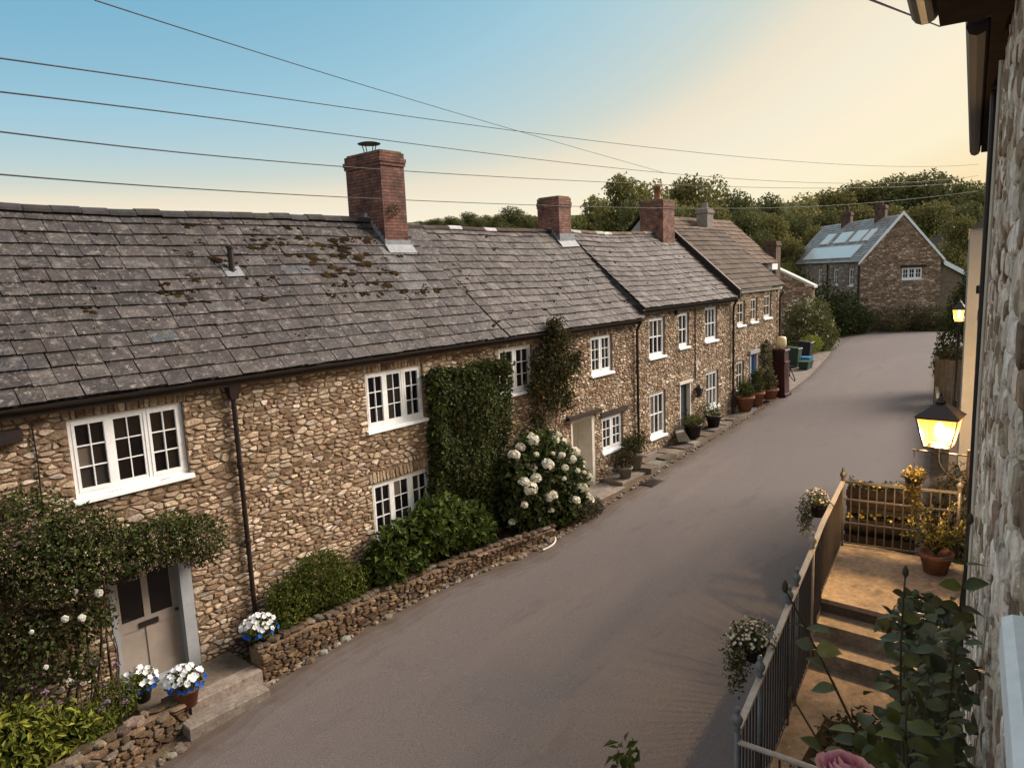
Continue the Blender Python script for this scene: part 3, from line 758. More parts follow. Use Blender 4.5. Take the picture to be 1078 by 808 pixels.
door_leaf(B, FW, 15.58, 16.5, .36, 2.4, -.46, 'old_white', letter=True)
sB0 = lambda t: 12.82-.72*t; 
rfB, PB, lnB = row_roof(B, 12.1, 19.15, 5.05, 7.84, s0f=sB0, s1f=lambda t: 19.15, seed=6, wid=.32, gauge=.27, ph=2.1, sag=.045, tints=[(.062, .051, .049), (.05, .042, .041), (.074, .062, .058), (.044, .037, .036), (.095, .083, .076)], ridgetint=((.055, .038, .032), (.045, .034, .03), (.07, .048, .04)), ridge_r=.1, ridge_light=.04, rx0=11.9)
moss_clumps(B, PB, lnB, [(rm.uniform(12.5, 19), rm.uniform(.3, 3.9), rm.uniform(.03, .07)) for _ in range(45)], rm)
row_gutter(B, 12.52, 19.05, 5.02); row_pipe(B, 18.95, 5.0, .5, False)
c2 = chimney(B, 18.28, 18.92, 13.6, 14.45, 6.9, 8.83, 'brick_soft', .025)
f2 = MB(); f2.box(18.22, 18.98, 13.54, 13.6, 7.35, 7.72); f2.poly([PB(18.15, 3.2, .06), PB(19.05, 3.2, .06), PB(19.05, 3.55, .08), PB(18.15, 3.55, .08)])
for k in range(5):
    y = 13.56+.09*k; z = 5.05+(y-11.12)*2.79/2.88; f2.box(18.255, 18.28, y, y+.1, z-.05, z+.16)
part('flashing', f2, M['lead'], c2)

# --- cottage C
Cc = thing('stone_cottage', 'stone cottage with white sash windows and a dark grey front door', 'cottage', (22.6, YW, .55), 'cottages in the terrace')
opsC = [(19.81, 20.83, 3.72, 4.97), (21.8, 22.52, 3.84, 5.0), (23.76, 24.76, 3.86, 5.07), (19.81, 20.83, 1.1, 2.55), (23.84, 24.87, 1.38, 2.72), (21.8, 22.62, .62, 2.57, '', .2)]
row_wall(Cc, 19.08, 26.1, .2, 5.2, opsC, .15, .075, 23, 1, .02)
for o in opsC[:5]: casement(Cc, FW, *o[:4], 1, 3 if o[1]-o[0] > .8 else 2, 2, RNG, lighten=.4, bar=.032)
jc = MB(); FW.box(jc, 21.8, 21.87, .62, 2.57, -.18, .03); FW.box(jc, 22.55, 22.62, .62, 2.57, -.18, .03); FW.box(jc, 21.72, 22.7, 2.57, 2.66, -.1, .08); part('door_frame', jc, M['old_white'], Cc)
door_leaf(Cc, FW, 21.87, 22.55, .64, 2.5, -.12, 'door_dark')
ezC = lambda s: 5.22+.035*(s-19.1)
mbC = None
rfC, PC, lnC = row_roof(Cc, 19.15, 26.2, 5.33, 7.86, seed=8, wid=.34, gauge=.26, ph=4, sag=.05, tints=[(.072, .058, .054), (.06, .049, .046), (.09, .075, .068), (.05, .042, .039), (.118, .102, .093)], ridgetint=((.12, .08, .06), (.14, .1, .07)), ridge_r=.1, ridge_light=.35, rx0=18.95)
moss_clumps(Cc, PC, lnC, [(rm.uniform(19.3, 26), rm.uniform(.2, 3.8), rm.uniform(.03, .07)) for _ in range(40)], rm)
row_gutter(Cc, 19.12, 26.05, 5.3); row_pipe(Cc, 26.02, 5.3, .75, False); 
cb = MB(); cb.tube([FW.p(22.95, 5.15, .03), FW.p(22.96, 2.6, .03)], .02, 6); part('cable', cb, M['brown_iron'], Cc)
bl = MB(); FW.box(bl, 21.5, 21.66, 4.98, 5.16, 0, .12); part('wall_box', bl, M['black_iron'], Cc)
wlm = MB(); p = FW.p(23.0, 2.0, .16)
wlm.hexa([(p[0]-.06, p[1]-.06, p[2]), (p[0]+.06, p[1]-.06, p[2]), (p[0]+.06, p[1]+.06, p[2]), (p[0]-.06, p[1]+.06, p[2]), (p[0]-.11, p[1]-.11, p[2]+.3), (p[0]+.11, p[1]-.11, p[2]+.3), (p[0]+.11, p[1]+.11, p[2]+.3), (p[0]-.11, p[1]+.11, p[2]+.3)])
wlm.lathe((p[0], p[1], p[2]+.3), [(.14, 0), (.06, .1), (.02, .14)], 8); wlm.box(p[0]-.02, p[0]+.02, p[1], YW, p[2]-.03, p[2]+.02)
part('wall_lantern', wlm, M['black_iron'], Cc)
c3 = chimney(Cc, 24.72, 25.62, 13.5, 14.5, 6.8, 9.05, 'brick_soft', .025, pots=[(25.1, 13.95, .55, .13)])

# --- cottage D
Dd = thing('stone_cottage', 'far stone cottage of the terrace with brown tiled roof and blue front door', 'cottage', (28.5, YW, .8), 'cottages in the terrace')
opsD = [(26.55, 27.28, 4.2, 5.14), (27.84, 28.52, 4.24, 5.2), (29.22, 30.02, 4.3, 5.26), (26.5, 27.22, 1.65, 2.8), (27.75, 28.55, .82, 2.95, '', .25)]
row_wall(Dd, 26.1, 30.9, .4, 5.5, opsD, .15, .075, 24, 1, .02)
for o in opsD[:4]: casement(Dd, FW, *o[:4], 1, 2, 2, RNG, lighten=.2, bar=.03, m='old_white')
jd = MB(); FW.box(jd, 27.75, 27.86, .82, 2.95, -.22, .04); FW.box(jd, 28.44, 28.55, .82, 2.95, -.22, .04); FW.box(jd, 27.66, 28.64, 2.95, 3.1, -.2, .1); part('door_frame', jd, M['cream'], Dd)
door_leaf(Dd, FW, 27.86, 28.44, .84, 2.9, -.1, 'door_blue')
rfD, PD, lnD = row_roof(Dd, 26.15, 30.95, 5.6, 8.12, seed=12, wid=.5, gauge=.3, ph=1, sag=.012, tints=[(.085, .064, .05), (.078, .058, .046), (.092, .069, .055)], m='brown_tile', thick=.02, jit=.003, ridgetint=((.12, .085, .065),))
vb = MB(); 
vb.hexa([(26.08, 11.05, 5.25), (26.22, 11.05, 5.25), (26.22, 14.0, 7.78), (26.08, 14.0, 7.78), (26.08, 11.05, 5.6), (26.22, 11.05, 5.6), (26.22, 14.0, 8.17), (26.08, 14.0, 8.17)])
part('verge_flashing', vb, M['brown_iron'], Dd)
ev = MB(); FW.box(ev, 26.2, 30.95, 5.44, 5.54, .03, .12); part('gutter', ev, M['old_white'], Dd)
row_pipe(Dd, 30.8, 5.4, .9, False)

# --- E: taller house behind
E_ = thing('rear_house', 'taller pantiled house with a plain brown roof rising behind the terrace end', 'house', (35, 15, .9))
eb = MB(); eb.box(30, 39.6, 14.95, 20, .3, 6.5)
for x in (30, 39.6): eb.poly([(x, 14.95, 6.5), (x, 20, 6.5), (x, 17.5, 8.9)])
part('wall', eb, M['cream'], E_)
em = MB(); lnE = math.hypot(2.8, 2.5)
PE = roof_slates(em, (0, 14.7, 6.55), (1, 0, 0), (0, 2.8/lnE, 2.5/lnE), (0, -2.5/lnE, 2.8/lnE), 29.9, 39.8, lnE, .33, .3, random.Random(3), [(.125, .085, .06), (.11, .075, .055), (.14, .098, .072)], lambda s, t: 0, thick=.05, jit=.004)
em.poly([PE(29.9, 0, -.02), PE(39.8, 0, -.02), PE(39.8, lnE, -.02), PE(29.9, lnE, -.02)], 0, (.06, .04, .03)); em.poly([PE(29.9, lnE, -.02), PE(39.8, lnE, -.02), (39.8, 20.3, 6.55), (29.9, 20.3, 6.55)], 0, (.1, .07, .05))
part('roof', em, M['brown_tile'], E_)
eg = MB(); eg.box(38.9, 39.7, 14.68, 14.94, 6.2, 6.52); part('fascia', eg, M['white_paint'], E_)
cE = MB(); cE.box(34.6, 35.3, 16.4, 17.0, 7.8, 9.45); cE.box(34.55, 35.35, 16.35, 17.05, 9.2, 9.32); cE.lathe((34.95, 16.7, 9.45), [(.2, 0), (.17, .05), (.14, .3), (.18, .32)], 12)
part('chimney', cE, M['pot_grey'], E_); cE2 = MB(); cE2.box(40.0, 40.7, 14.9, 15.5, 5, 7.75); cE2.box(39.95, 40.75, 14.85, 15.55, 7.5, 7.62); part('chimney', cE2, M['brick_dark'], E_, label='brick chimney at the far end')

# --- gable wall with white coping beyond the bins
OB = thing('stone_outbuilding', 'rubble stone gable with white coping sloping down behind the flowering bush', 'outbuilding', (46, 16, 1.4))
fo = Fr((46, 19.4, 0), (0, -1, 0), (-1, 0, 0))
om = MB(); bo = [(0, 1.0), (4.55, 1.0), (4.55, 5.02), (0, 7.3)]
stones(om, fo, bo, [], .26, .13, 1, seed=31, pal=PAL_FAR, palw=PALW_FAR); om.poly([fo.p(a, b) for a, b in bo], 1)
om.hexa([fo.p(0, 1, -.02), fo.p(4.55, 1, -.02), fo.p(4.55, 1, -.5), fo.p(0, 1, -.5), fo.p(0, 7.3, -.02), fo.p(4.55, 5.02, -.02), fo.p(4.55, 5.02, -.5), fo.p(0, 7.3, -.5)], 1)
part('wall', om, [M['stone'], M['mortar']], OB)
oc = MB(); oc.hexa([fo.p(-.05, 7.32, .06), fo.p(4.7, 4.94, .06), fo.p(4.7, 4.94, -.55), fo.p(-.05, 7.32, -.55), fo.p(-.05, 7.46, .06), fo.p(4.7, 5.09, .06), fo.p(4.7, 5.09, -.55), fo.p(-.05, 7.46, -.55)]); part('coping', oc, M['old_white'], OB)

# ------------------------------------------------------------------ far house with roof lights
H = thing('gabled_stone_house', 'detached stone house at the road end with white bargeboards, solar panel and roof lights', 'house', (53.4, 14, 1.66))
gd = (.653, -.757, 0); ld = (.757, .653, 0)
hg = Fr((53.43, 14.02, 0), gd, (-.757, -.653, 0)); hl = Fr((53.43, 14.02, 0), ld, (-.653, .757, 0))
hm = MB(); bo = [(0, 1.2), (5.5, 1.2), (5.5, 6.45), (2.75, 9.42), (0, 6.45)]
gw = (2.85, 4.25, 5.08, 5.85)
stones(hm, hg, bo, [gw], .27, .13, 1, seed=41, pal=PAL_FAR, palw=PALW_FAR, arch=False)
mortar_face(hm, hg, 0, 5.5, 1.2, 6.45, [gw], 1); hm.poly([hg.p(0, 6.45), hg.p(5.5, 6.45), hg.p(2.75, 9.42)], 1)
lops = [(1.0, 1.75, 4.75, 5.95), (3.4, 4.15, 4.75, 5.95), (6.1, 6.85, 4.75, 5.95), (8.6, 9.35, 4.75, 5.95)]
stones(hm, hl, [(0, 1.2), (12, 1.2), (12, 6.4), (0, 6.4)], lops, .3, .14, 1, seed=42, pal=[(.34, .3, .26), (.28, .25, .22), (.4, .36, .31)], palw=[2, 2, 1], arch=False)
mortar_face(hm, hl, 0, 12, 1.2, 6.4, lops, 1)
part('wall', hm, [M['stone'], M['mortar']], H)
casement(H, hg, *gw, 3, 2, 2, RNG, bar=.03); 
gl_ = MB(); hg.box(gl_, 2.7, 4.5, 5.88, 6.02, 0, .06); part('lintel', gl_, M['wood_dark'], H)
for o in lops: casement(H, hl, *o, 1, 2, 2, RNG, bar=.04, lighten=.4)
hr = MB(); hs = math.hypot(2.95, 3.1); E0 = hl.p(-.12, 6.4, .22)
hu = (gd[0]*2.95/hs, gd[1]*2.95/hs, 3.1/hs); hn = (-gd[0]*3.1/hs, -gd[1]*3.1/hs, 2.95/hs)
PH = roof_slates(hr, E0, ld, hu, hn, 0, 12.3, hs, .24, .3, random.Random(2), [(.25, .245, .235), (.22, .217, .21), (.28, .272, .262)], lambda s, t: 0, jit=.002)
hr.poly([PH(0, 0, -.02), PH(12.3, 0, -.02), PH(12.3, hs, -.02), PH(0, hs, -.02)], 0, (.06, .06, .06))
hr.poly([PH(0, hs, -.02), PH(12.3, hs, -.02), vadd(PH(12.3, hs, 0), (gd[0]*3, gd[1]*3, -3.1)), vadd(PH(0, hs, 0), (gd[0]*3, gd[1]*3, -3.1))], 0, (.1, .1, .1))
rh = part('roof', hr, M['slate_far'], H)
bb = MB()
for sg in (0, 1):
    a0, z0_ = (-.22, 6.18) if sg == 0 else (5.72, 6.18); a1, z1_ = 2.75, 9.46
    q = lambda a, z, n: hg.p(a, z, n)
    bb.hexa([q(a0, z0_, .14), q(a1, z1_, .14), q(a1, z1_, .08), q(a0, z0_, .08), q(a0, z0_+.2, .14), q(a1, z1_+.24, .14), q(a1, z1_+.24, .08), q(a0, z0_+.2, .08)])
part('bargeboard', bb, M['sill_paint'], H)
sp_ = MB()
def on_roof(mb, a, b, t0, t1, n0, n1, m=0, t=(1, 1, 1)):
    mb.hexa([PH(a, t0, n0), PH(b, t0, n0), PH(b, t1, n0), PH(a, t1, n0), PH(a, t0, n1), PH(b, t0, n1), PH(b, t1, n1), PH(a, t1, n1)], m, t)
on_roof(sp_, 1.6, 9.8, .35, 1.55, .05, .13); part('solar_panel', sp_, M['solar'], H)
for a, b in ((1.5, 2.3), (2.75, 4.3), (5.0, 6.9), (7.9, 9.3)):
    rlb = MB(); on_roof(rlb, a, b, 1.95, 3.0, .03, .12)
    ro = part('rooflight', rlb, M['white_paint'], H); rp = MB(); on_roof(rp, a+.1, b-.1, 2.03, 2.92, .12, .13); part('pane', rp, M['solar'], ro)
for a, z0_, z1_ in ((3.0, 8.3, 10.35), (8.2, 8.6, 10.3)):
    pc = PH(a, hs, 0); cm = MB(); cm.box(pc[0]-.35, pc[0]+.35, pc[1]-.35, pc[1]+.35, z0_, z1_); cm.box(pc[0]-.4, pc[0]+.4, pc[1]-.4, pc[1]+.4, z1_-.25, z1_-.1)
    cm.lathe((pc[0], pc[1], z1_), [(.16, 0), (.14, .3), (.17, .33)], 10); part('chimney', cm, M['brick_dark'], H)
hp = MB(); hp.tube([hl.p(.1, 6.3, .1), hl.p(.1, 1.6, .1)], .06, 6); hp.tube([hl.p(5.0, 6.3, .1), hl.p(5.0, 1.6, .1)], .05, 6); part('downpipe', hp, M['black_iron'], H)
# lean-to on its right
ln_ = MB(); ln_.hexa([hg.p(5.5, 1.2, -.2), hg.p(8.8, 1.2, -.2), hg.p(8.8, 1.2, -6), hg.p(5.5, 1.2, -6), hg.p(5.5, 6.1, -.2), hg.p(8.8, 4.3, -.2), hg.p(8.8, 4.3, -6), hg.p(5.5, 6.1, -6)], 0, (.2, .15, .11)); part('side_wing', ln_, M['stone'], H)
lr = MB(); lr.hexa([hg.p(5.55, 6.12, 0), hg.p(9.1, 4.2, 0), hg.p(9.1, 4.2, -6), hg.p(5.55, 6.12, -6), hg.p(5.55, 6.3, 0), hg.p(9.1, 4.38, 0), hg.p(9.1, 4.38, -6), hg.p(5.55, 6.3, -6)], 0, (.15, .11, .085)); lro = part('side_wing_roof', lr, M['brown_tile'], H)
lb = MB(); lb.hexa([hg.p(5.7, 5.98, .06), hg.p(9.15, 4.1, .06), hg.p(9.15, 4.1, .01), hg.p(5.7, 5.98, .01), hg.p(5.7, 6.3, .06), hg.p(9.15, 4.42, .06), hg.p(9.15, 4.42, .01), hg.p(5.7, 6.3, .01)]); part('bargeboard', lb, M['sill_paint'], H)

H2 = thing('distant_cottage', 'small distant cottage with grey slate roof between the stone house and the cream house', 'cottage', (76, 12, 2.5))
h2 = MB(); h2.box(72, 80, 8.4, 15, 2, 6.6); part('wall', h2, M['cream'], H2)
h3 = MB(); h3.hexa([(71.6, 8.1, 6.5), (80.3, 8.1, 6.5), (80.3, 15.3, 6.5), (71.6, 15.3, 6.5), (71.6, 11.6, 9), (80.3, 11.6, 9), (80.3, 11.8, 9), (71.6, 11.8, 9)], 0, (.1, .095, .1)); part('roof', h3, M['slate_far'], H2)

# ------------------------------------------------------------------ front gardens, walls and steps on the left
def low_wall(name, label, pts, zt, seed, loc, thick=.3, cap=True):
    t = thing(name, label, 'garden wall', loc)
    mb = MB(); rng = random.Random(seed)
    for (x0, y0), (x1, y1) in zip(pts, pts[1:]):
        L = math.hypot(x1-x0, y1-y0); S = ((x1-x0)/L, (y1-y0)/L, 0); Nn = (S[1], -S[0], 0)
        fr = Fr((x0, y0, 0), S, Nn); zb = min(T(x0, y0), T(x1, y1))-.1
        z0, z1 = zt(x0), zt(x1)
        stones(mb, fr, [(0, zb), (L, zb), (L, z1), (0, z0)], [], .15, .07, 2, seed=seed, depth=.055, mort=.008, pal=[(.17, .115, .07), (.12, .08, .05), (.24, .17, .11), (.08, .054, .036), (.14, .115, .09)], palw=[20, 22, 10, 22, 12])
        mb.poly([fr.p(0, zb), fr.p(L, zb), fr.p(L, z1), fr.p(0, z0)], 1)
        mb.poly([fr.p(0, z0), fr.p(L, z1), fr.p(L, z1, -thick), fr.p(0, z0, -thick)], 1)
        for a, zz in ((0, z0), (L, z1)): mb.poly([fr.p(a, zb), fr.p(a, zz), fr.p(a, zz, -thick), fr.p(a, zb, -thick)], 1)
        seed += 1
    part('wall_body', mb, [M['stone'], M['mortar']], t)
    if cap:
        cm = MB()
        for (x0, y0), (x1, y1) in zip(pts, pts[1:]):
            L = math.hypot(x1-x0, y1-y0); S = ((x1-x0)/L, (y1-y0)/L, 0); fr = Fr((x0, y0, 0), S, (S[1], -S[0], 0)); s = 0
            while s < L-.05:
                w = rng.uniform(.1, .28); zz = zt(x0+(x1-x0)*s/L)
                rock(cm, fr.p(s+w/2, zz+.03, -thick*.5+rng.uniform(-.05, .08)), (w*.62, thick*.5*rng.uniform(.6, 1.2), rng.uniform(.02, .065)), rng, jt(rng, rng.choice([(.13, .1, .072), (.09, .068, .048), (.18, .145, .11), (.07, .05, .036)])))
                s += w*.9
        part('coping', cm, M['stone'], t, False)
    return t
ICO = None
def rock(mb, c, r, rng, tint, m=0):
    n = rng.choice((5, 6, 7)); rows = [(-.8, .7), (-.1, 1), (.5, .9), (.85, .62)]
    a0 = rng.uniform(0, 6); rings = []
    for z, q in rows:
        rings.append(mb.idx([(c[0]+r[0]*q*math.cos(a0+2*PI*j/n)*rng.uniform(.8, 1.15), c[1]+r[1]*q*math.sin(a0+2*PI*j/n)*rng.uniform(.8, 1.15), c[2]+r[2]*z*rng.uniform(.85, 1.1)) for j in range(n)]))
    for a, b in zip(rings, rings[1:]):
        for j in range(n): mb.face((a+j, a+(j+1) % n, b+(j+1) % n, b+j), m, tint)
    mb.face([rings[-1]+j for j in range(n)], m, tint); mb.face([rings[0]+j for j in reversed(range(n))], m, tint)

M['dirt'] = mat('dirt', (.11, .08, .056), 1, noise=(3, .35), noise2=(30, .4), bump=(25, .8, .03), spec=.05)
low_wall('retaining_wall', 'low dry stone retaining wall running from the slab steps to the white hydrangea', [(5.42, 10.42), (7.4, 10.5), (9.6, 10.5), (11.2, 10.28), (12.9, 10.0)], lambda x: .56-.012*(x-5.4), 51, (9, 10.4, 0))
low_wall('garden_wall', 'short low stone wall below the climbing rose, beside the terracotta petunia pot', [(.6, 9.85), (2.6, 10.0), (4.15, 10.3)], lambda x: .42, 61, (2.5, 10, 0))
sb = MB()
def bed(x0, x1, fa, zt, n=14):
    rows = [sb.idx([(x0+(x1-x0)*i/n, fa(x0+(x1-x0)*i/n)+(YW-fa(x0+(x1-x0)*i/n))*j/4, zt+R.uniform(-.03, .03)) for j in range(5)]) for i in range(n+1)]
    for a, b in zip(rows, rows[1:]):
        for j in range(4): sb.face((a+j, b+j, b+j+1, a+j+1))
bed(5.5, 13.0, lambda x: rl(x)+.15, .47); bed(-2.5, 3.6, lambda x: rl(x)+.3, .34); bed(13, 15.2, lambda x: rl(x)+.25, .34)
struct('garden_soil', sb, M['soil'], True)

st_ = thing('stone_steps', 'two worn stone slab steps in front of the grey panelled door', 'steps', (4.7, 10.6, 0))
def slab(name, x0, x1, y0, y1, z0, z1, parent, c, skew=0, rng=R, label=None):
    mb = MB(); b = .015
    e = lambda: rng.uniform(-.015, .015)
    lo = [(x0+e(), y0+e(), z0), (x1+skew+e(), y0+e(), z0), (x1+skew+e(), y1, z0), (x0+e(), y1, z0)]
    md = [(p[0], p[1], z1-b) for p in lo]; cxx = sum(p[0] for p in lo)/4; cyy = sum(p[1] for p in lo)/4
    tp = [(p[0]+(b if p[0] < cxx else -b), p[1]+(b if p[1] < cyy else -b), z1+rng.uniform(-.006, .006)) for p in lo]
    i = mb.idx(lo+md+tp)
    for k in range(4):
        mb.face((i+k, i+(k+1) % 4, i+4+(k+1) % 4, i+4+k), 0, c); mb.face((i+4+k, i+4+(k+1) % 4, i+8+(k+1) % 4, i+8+k), 0, c)
    mb.face((i+8, i+9, i+10, i+11), 0, c); mb.face((i+3, i+2, i+1, i), 0, c)
    return part(name, mb, M['flag'], parent, label=label)
slab('step', 4.0, 5.3, 9.98, 10.42, -.1, .13, st_, (.2, .17, .145))
slab('step', 4.2, 5.38, 10.32, 10.62, -.1, .3, st_, (.24, .2, .17))
slab('step', 3.62, 5.38, 10.625, 11.35, -.1, .296, st_, (.14, .115, .09))

# step and slabs before the white doorway, raised pavement before cottage C
ds = thing('stone_doorstep', 'broad flat stone doorstep before the white doorway beside the hydrangea', 'steps', (15.9, 10.8, .33))
slab('step', 15.0, 16.85, 10.45, 11.35, .2, .41, ds, (.2, .17, .145)); slab('step', 16.9, 18.3, 10.6, 11.35, .2, .5, ds, (.17, .145, .12)); slab('step', 15.2, 16.2, 10.2, 10.44, .2, .36, ds, (.14, .12, .1))
pv = MB(); rp_ = random.Random(14)
x = 18.2
while x < 27.4:
    w = rp_.uniform(.45, .8); y = rl(x)+.1
    while y < 11.3:
        d = rp_.uniform(.3, .5); h = .14+.06*rp_.random()
        z = T(x, 10.8)+h; a = [rp_.uniform(-.03, .03) for _ in range(4)]
        y1 = min(y+d, 11.34)
        q = [(x+.012+a[0], y+.012, T(x, y)-.05), (x+w-.012, y+.012+a[1], T(x, y)-.05), (x+w-.012+a[2], y1-.012, T(x, y)-.05), (x+.012, y1-.012, T(x, y)-.05)]
        pv.hexa(q+[(p[0], p[1], z+rp_.uniform(-.012, .012)) for p in q], 0, jt(rp_, rp_.choice([(.15, .125, .1), (.2, .17, .14), (.12, .098, .078), (.17, .15, .13)])))
        y += d
    x += w
struct('raised_pavement', pv, M['flag'])
vg2 = MB()
rough_strip(vg2, -6, 31.3, lambda x: rl(x)-.12-.06*math.sin(x*1.7)-.04*math.sin(x*4.1), lambda x: YW+.02, .5, 6, -.012)
rough_strip(vg2, 11.4, 31.5, lambda x: .02*x, lambda x: .1735*x+.1+.04*math.sin(x*2.3), .5, 6, -.014)
struct('verge', vg2, M['dirt'], True)
lsm = MB(); rk = random.Random(77)
for _ in range(330):
    x = rk.uniform(2.5, 14.5); y = rl(x)+abs(rk.gauss(0, .07))-.02
    if 3.9 < x < 5.35: continue
    s = rk.uniform(.012, .055)*(1 if rk.random() < .8 else 1.6); rock(lsm, (x, y, T(x, y)+.02), (s*1.3, s, s*.8), rk, jt(rk, rk.choice([(.19, .155, .12), (.14, .11, .085), (.27, .24, .2), (.1, .08, .06)])))
for _ in range(160):
    x = rk.uniform(14, 30); y = rl(x)+abs(rk.gauss(0, .06))-.03
    s = rk.uniform(.012, .05); rock(lsm, (x, y, T(x, y)+.03), (s*1.3, s, s*.8), rk, jt(rk, rk.choice([(.17, .14, .11), (.13, .105, .085), (.22, .19, .16)])))
struct('loose_stones', lsm, M['pebble'], kind='stuff')
dg = MB(); 
for k in range(7): dg.box(17.25+k*.1, 17.31+k*.1, 9.86, 10.2, T(17.5, 10)+.012, T(17.5, 10)+.03)
dg.box(17.2, 17.96, 9.82, 9.86, T(17.5, 10)+.01, T(17.5, 10)+.031); dg.box(17.2, 17.96, 10.2, 10.24, T(17.5, 10)+.01, T(17.5, 10)+.031)
single('drain_grate', dg, M['black_iron'], 'iron drain grate in the gutter below the two grey pots', 'drain', (17.5, 10.03, T(17.5, 10)))
ws = MB(); ws.tube(bez((12.1, 9.75, .26), (12.6, 9.7, .25), (12.8, 9.93, .3), 8), .022, 6); single('white_pipe', ws, M['old_white'], 'bent white pipe end lying on the road edge below the hydrangea', 'pipe', (12.4, 9.75, .23))

# ------------------------------------------------------------------ planting on the left
def plant(name, label, cat, loc, group=None): return thing(name, label, cat, loc, group)
pr_ = random.Random(101)
h1 = plant('honeysuckle', 'dark honeysuckle with faded pinkish blossom hanging over the grey door and under the window', 'climbing plant', (2.6, 11.1, .34))
lv = MB()
blobs = [(2.55, 11.05, 3.35, .75, .38, .62, 3), (3.0, 10.95, 2.75, .7, .42, .5, 3), (1.85, 11.05, 3.0, .6, .35, .6, 2), (3.75, 10.95, 2.72, .6, .42, .42, 2.4), (4.4, 10.98, 2.72, .6, .4, .4, 2.4), (4.95, 11.05, 2.5, .42, .32, .42, 1.6), (2.3, 11.1, 2.3, .7, .3, .6, 1.5), (3.3, 11.1, 3.15, .5, .3, .35, 1.3)]
blob_leaves(lv, blobs, 11500, .075, .036, G_DARK+[(.05, .055, .016), (.045, .06, .015)], pr_, inner=.6, keep=lambda p: p[1] < YW-.02)
part('foliage', lv, M['leaf'], h1)
hf = MB()
for b in blobs:
    for _ in range(int(150*b[6])):
        d = rdir(pr_)
        if d[1] > .2 or d[2] > .55: continue
        puff(hf, (b[0]+d[0]*b[3]*1.03, b[1]+d[1]*b[4]*1.05, b[2]+d[2]*b[5]*1.03), .03, pr_.choice([(.36, .25, .19), (.5, .37, .28), (.26, .16, .12)]), pr_, n=4)
part('blossom', hf, M['petal'], h1)
hs_ = MB()
for k in range(9): 
    a = (1.9+.2*k, 11.2, .34); hs_.tube(bez(a, (a[0]+pr_.uniform(-.4, .4), 10.95, 1.4), (a[0]+pr_.uniform(-.4, .6), 11.1, 2.9), 8), [.025-.0015*i for i in range(9)], 5)
part('stem', hs_, M['bark'], h1, True)

rs = plant('climbing_rose', 'climbing rose with loose white flowers on bent bare stems left of the grey door', 'rose', (2.7, 10.9, .34))
lv = MB(); rb = [(2.6, 10.95, 1.6, .55, .3, .55, 2), (3.2, 10.9, 1.95, .4, .25, .4, 1.4), (2.2, 10.95, 1.9, .6, .3, .5, 1.6), (3.0, 10.8, 1.3, .3, .25, .35, .8), (2.0, 11, 1.1, .6, .3, .45, 1.2)]
blob_leaves(lv, rb, 2600, .07, .05, G_DARK+G_BROWN[:2], pr_, inner=.3, keep=lambda p: p[1] < YW-.02)
part('foliage', lv, M['leaf'], rs)
stm = MB()
for a, b, c in [((3.05, 10.9, .34), (3.7, 10.6, 1.0), (3.3, 10.9, 1.9)), ((2.9, 10.95, .34), (3.2, 10.7, .9), (3.05, 10.9, 1.8)), ((2.5, 11, .34), (2.6, 10.8, 1.2), (2.4, 11, 2.2)), ((3.0, 10.9, .5), (3.55, 10.75, .8), (3.5, 10.95, 1.5)), ((2.1, 11, .34), (2.0, 10.8, 1.2), (2.5, 11, 2.1))]: stm.tube(bez(a, b, c, 9), [.016-.0009*i for i in range(10)], 5)
part('stem', stm, M['bark'], rs, True)
for (x, z, r) in [(3.3, 2.32, .085), (3.05, 2.05, .08), (2.85, 2.12, .07), (2.8, 1.22, .07), (2.45, 2.1, .045), (3.02, 2.45, .055), (2.55, 1.55, .05)]:
    fm = MB(); 
    for k in range(16): d = rdir(pr_); d = (d[0], -abs(d[1])-.3, d[2]+.2); d = vnorm(d); disc_flower(fm, (x+d[0]*r*.4, 10.72+d[1]*r*.5, z+d[2]*r*.4), d, r*.6, (.78, .77, .72), n=4)
    part('rose_bloom', fm, M['petal'], rs)

al = plant('allium_clump', 'clump of dusky purple allium heads below the climbing rose', 'flowers', (3.0, 10.6, .34))
am = MB(); asx = MB()
for _ in range(22):
    x = pr_.uniform(2.2, 3.7); y = pr_.uniform(10.45, 10.9); z = pr_.uniform(.6, 1.35); asx.tube([(x, y, .34), (x+.02, y, z)], .006, 4); puff(am, (x+.02, y, z), .055, pr_.choice([(.2, .14, .2), (.15, .1, .13), (.25, .17, .22)]), pr_, n=16)
part('flower_head', am, M['petal'], al); part('stem', asx, M['stem'], al)
def bush(name, label, cat, loc, blobs, n, L, W, pal, seed, group=None, stems=6, inner=.6, keep=None, extra=None):
    t = plant(name, label, cat, loc, group); rng = random.Random(seed); lv = MB()
    blob_leaves(lv, blobs, n, L, W, pal, rng, inner=inner, keep=keep); part('foliage', lv, M['leaf'], t)
    s = MB()
    for _ in range(stems):
        b = rng.choice(blobs); e = (b[0]+rng.uniform(-.4, .4)*b[3], b[1]+rng.uniform(-.4, .4)*b[4], b[2]+.3*b[5])
        a = (loc[0]+rng.uniform(-.1, .1), loc[1]+rng.uniform(-.1, .1), loc[2]); s.tube(bez(a, (a[0]*.6+e[0]*.4, a[1]*.6+e[1]*.4, (a[2]+e[2])/2+.1), e, 6), [.03*max(.4, min(1.5, b[5]))*(1-.12*i) for i in range(7)], 5)
    if stems: part('stem', s, M['bark'], t, True)
    return t
wallk = lambda p: p[1] < YW-.03
bush('evergreen_shrub', 'glossy yellow green shrub at the corner below the climbing rose', 'shrub', (2.1, 10.75, .34), [(2.05, 10.7, .72, .62, .5, .5, 3), (2.6, 10.65, .55, .45, .4, .4, 1.5), (1.5, 10.7, .6, .5, .45, .45, 1.5)], 2300, .13, .05, G_GOLD, 1)
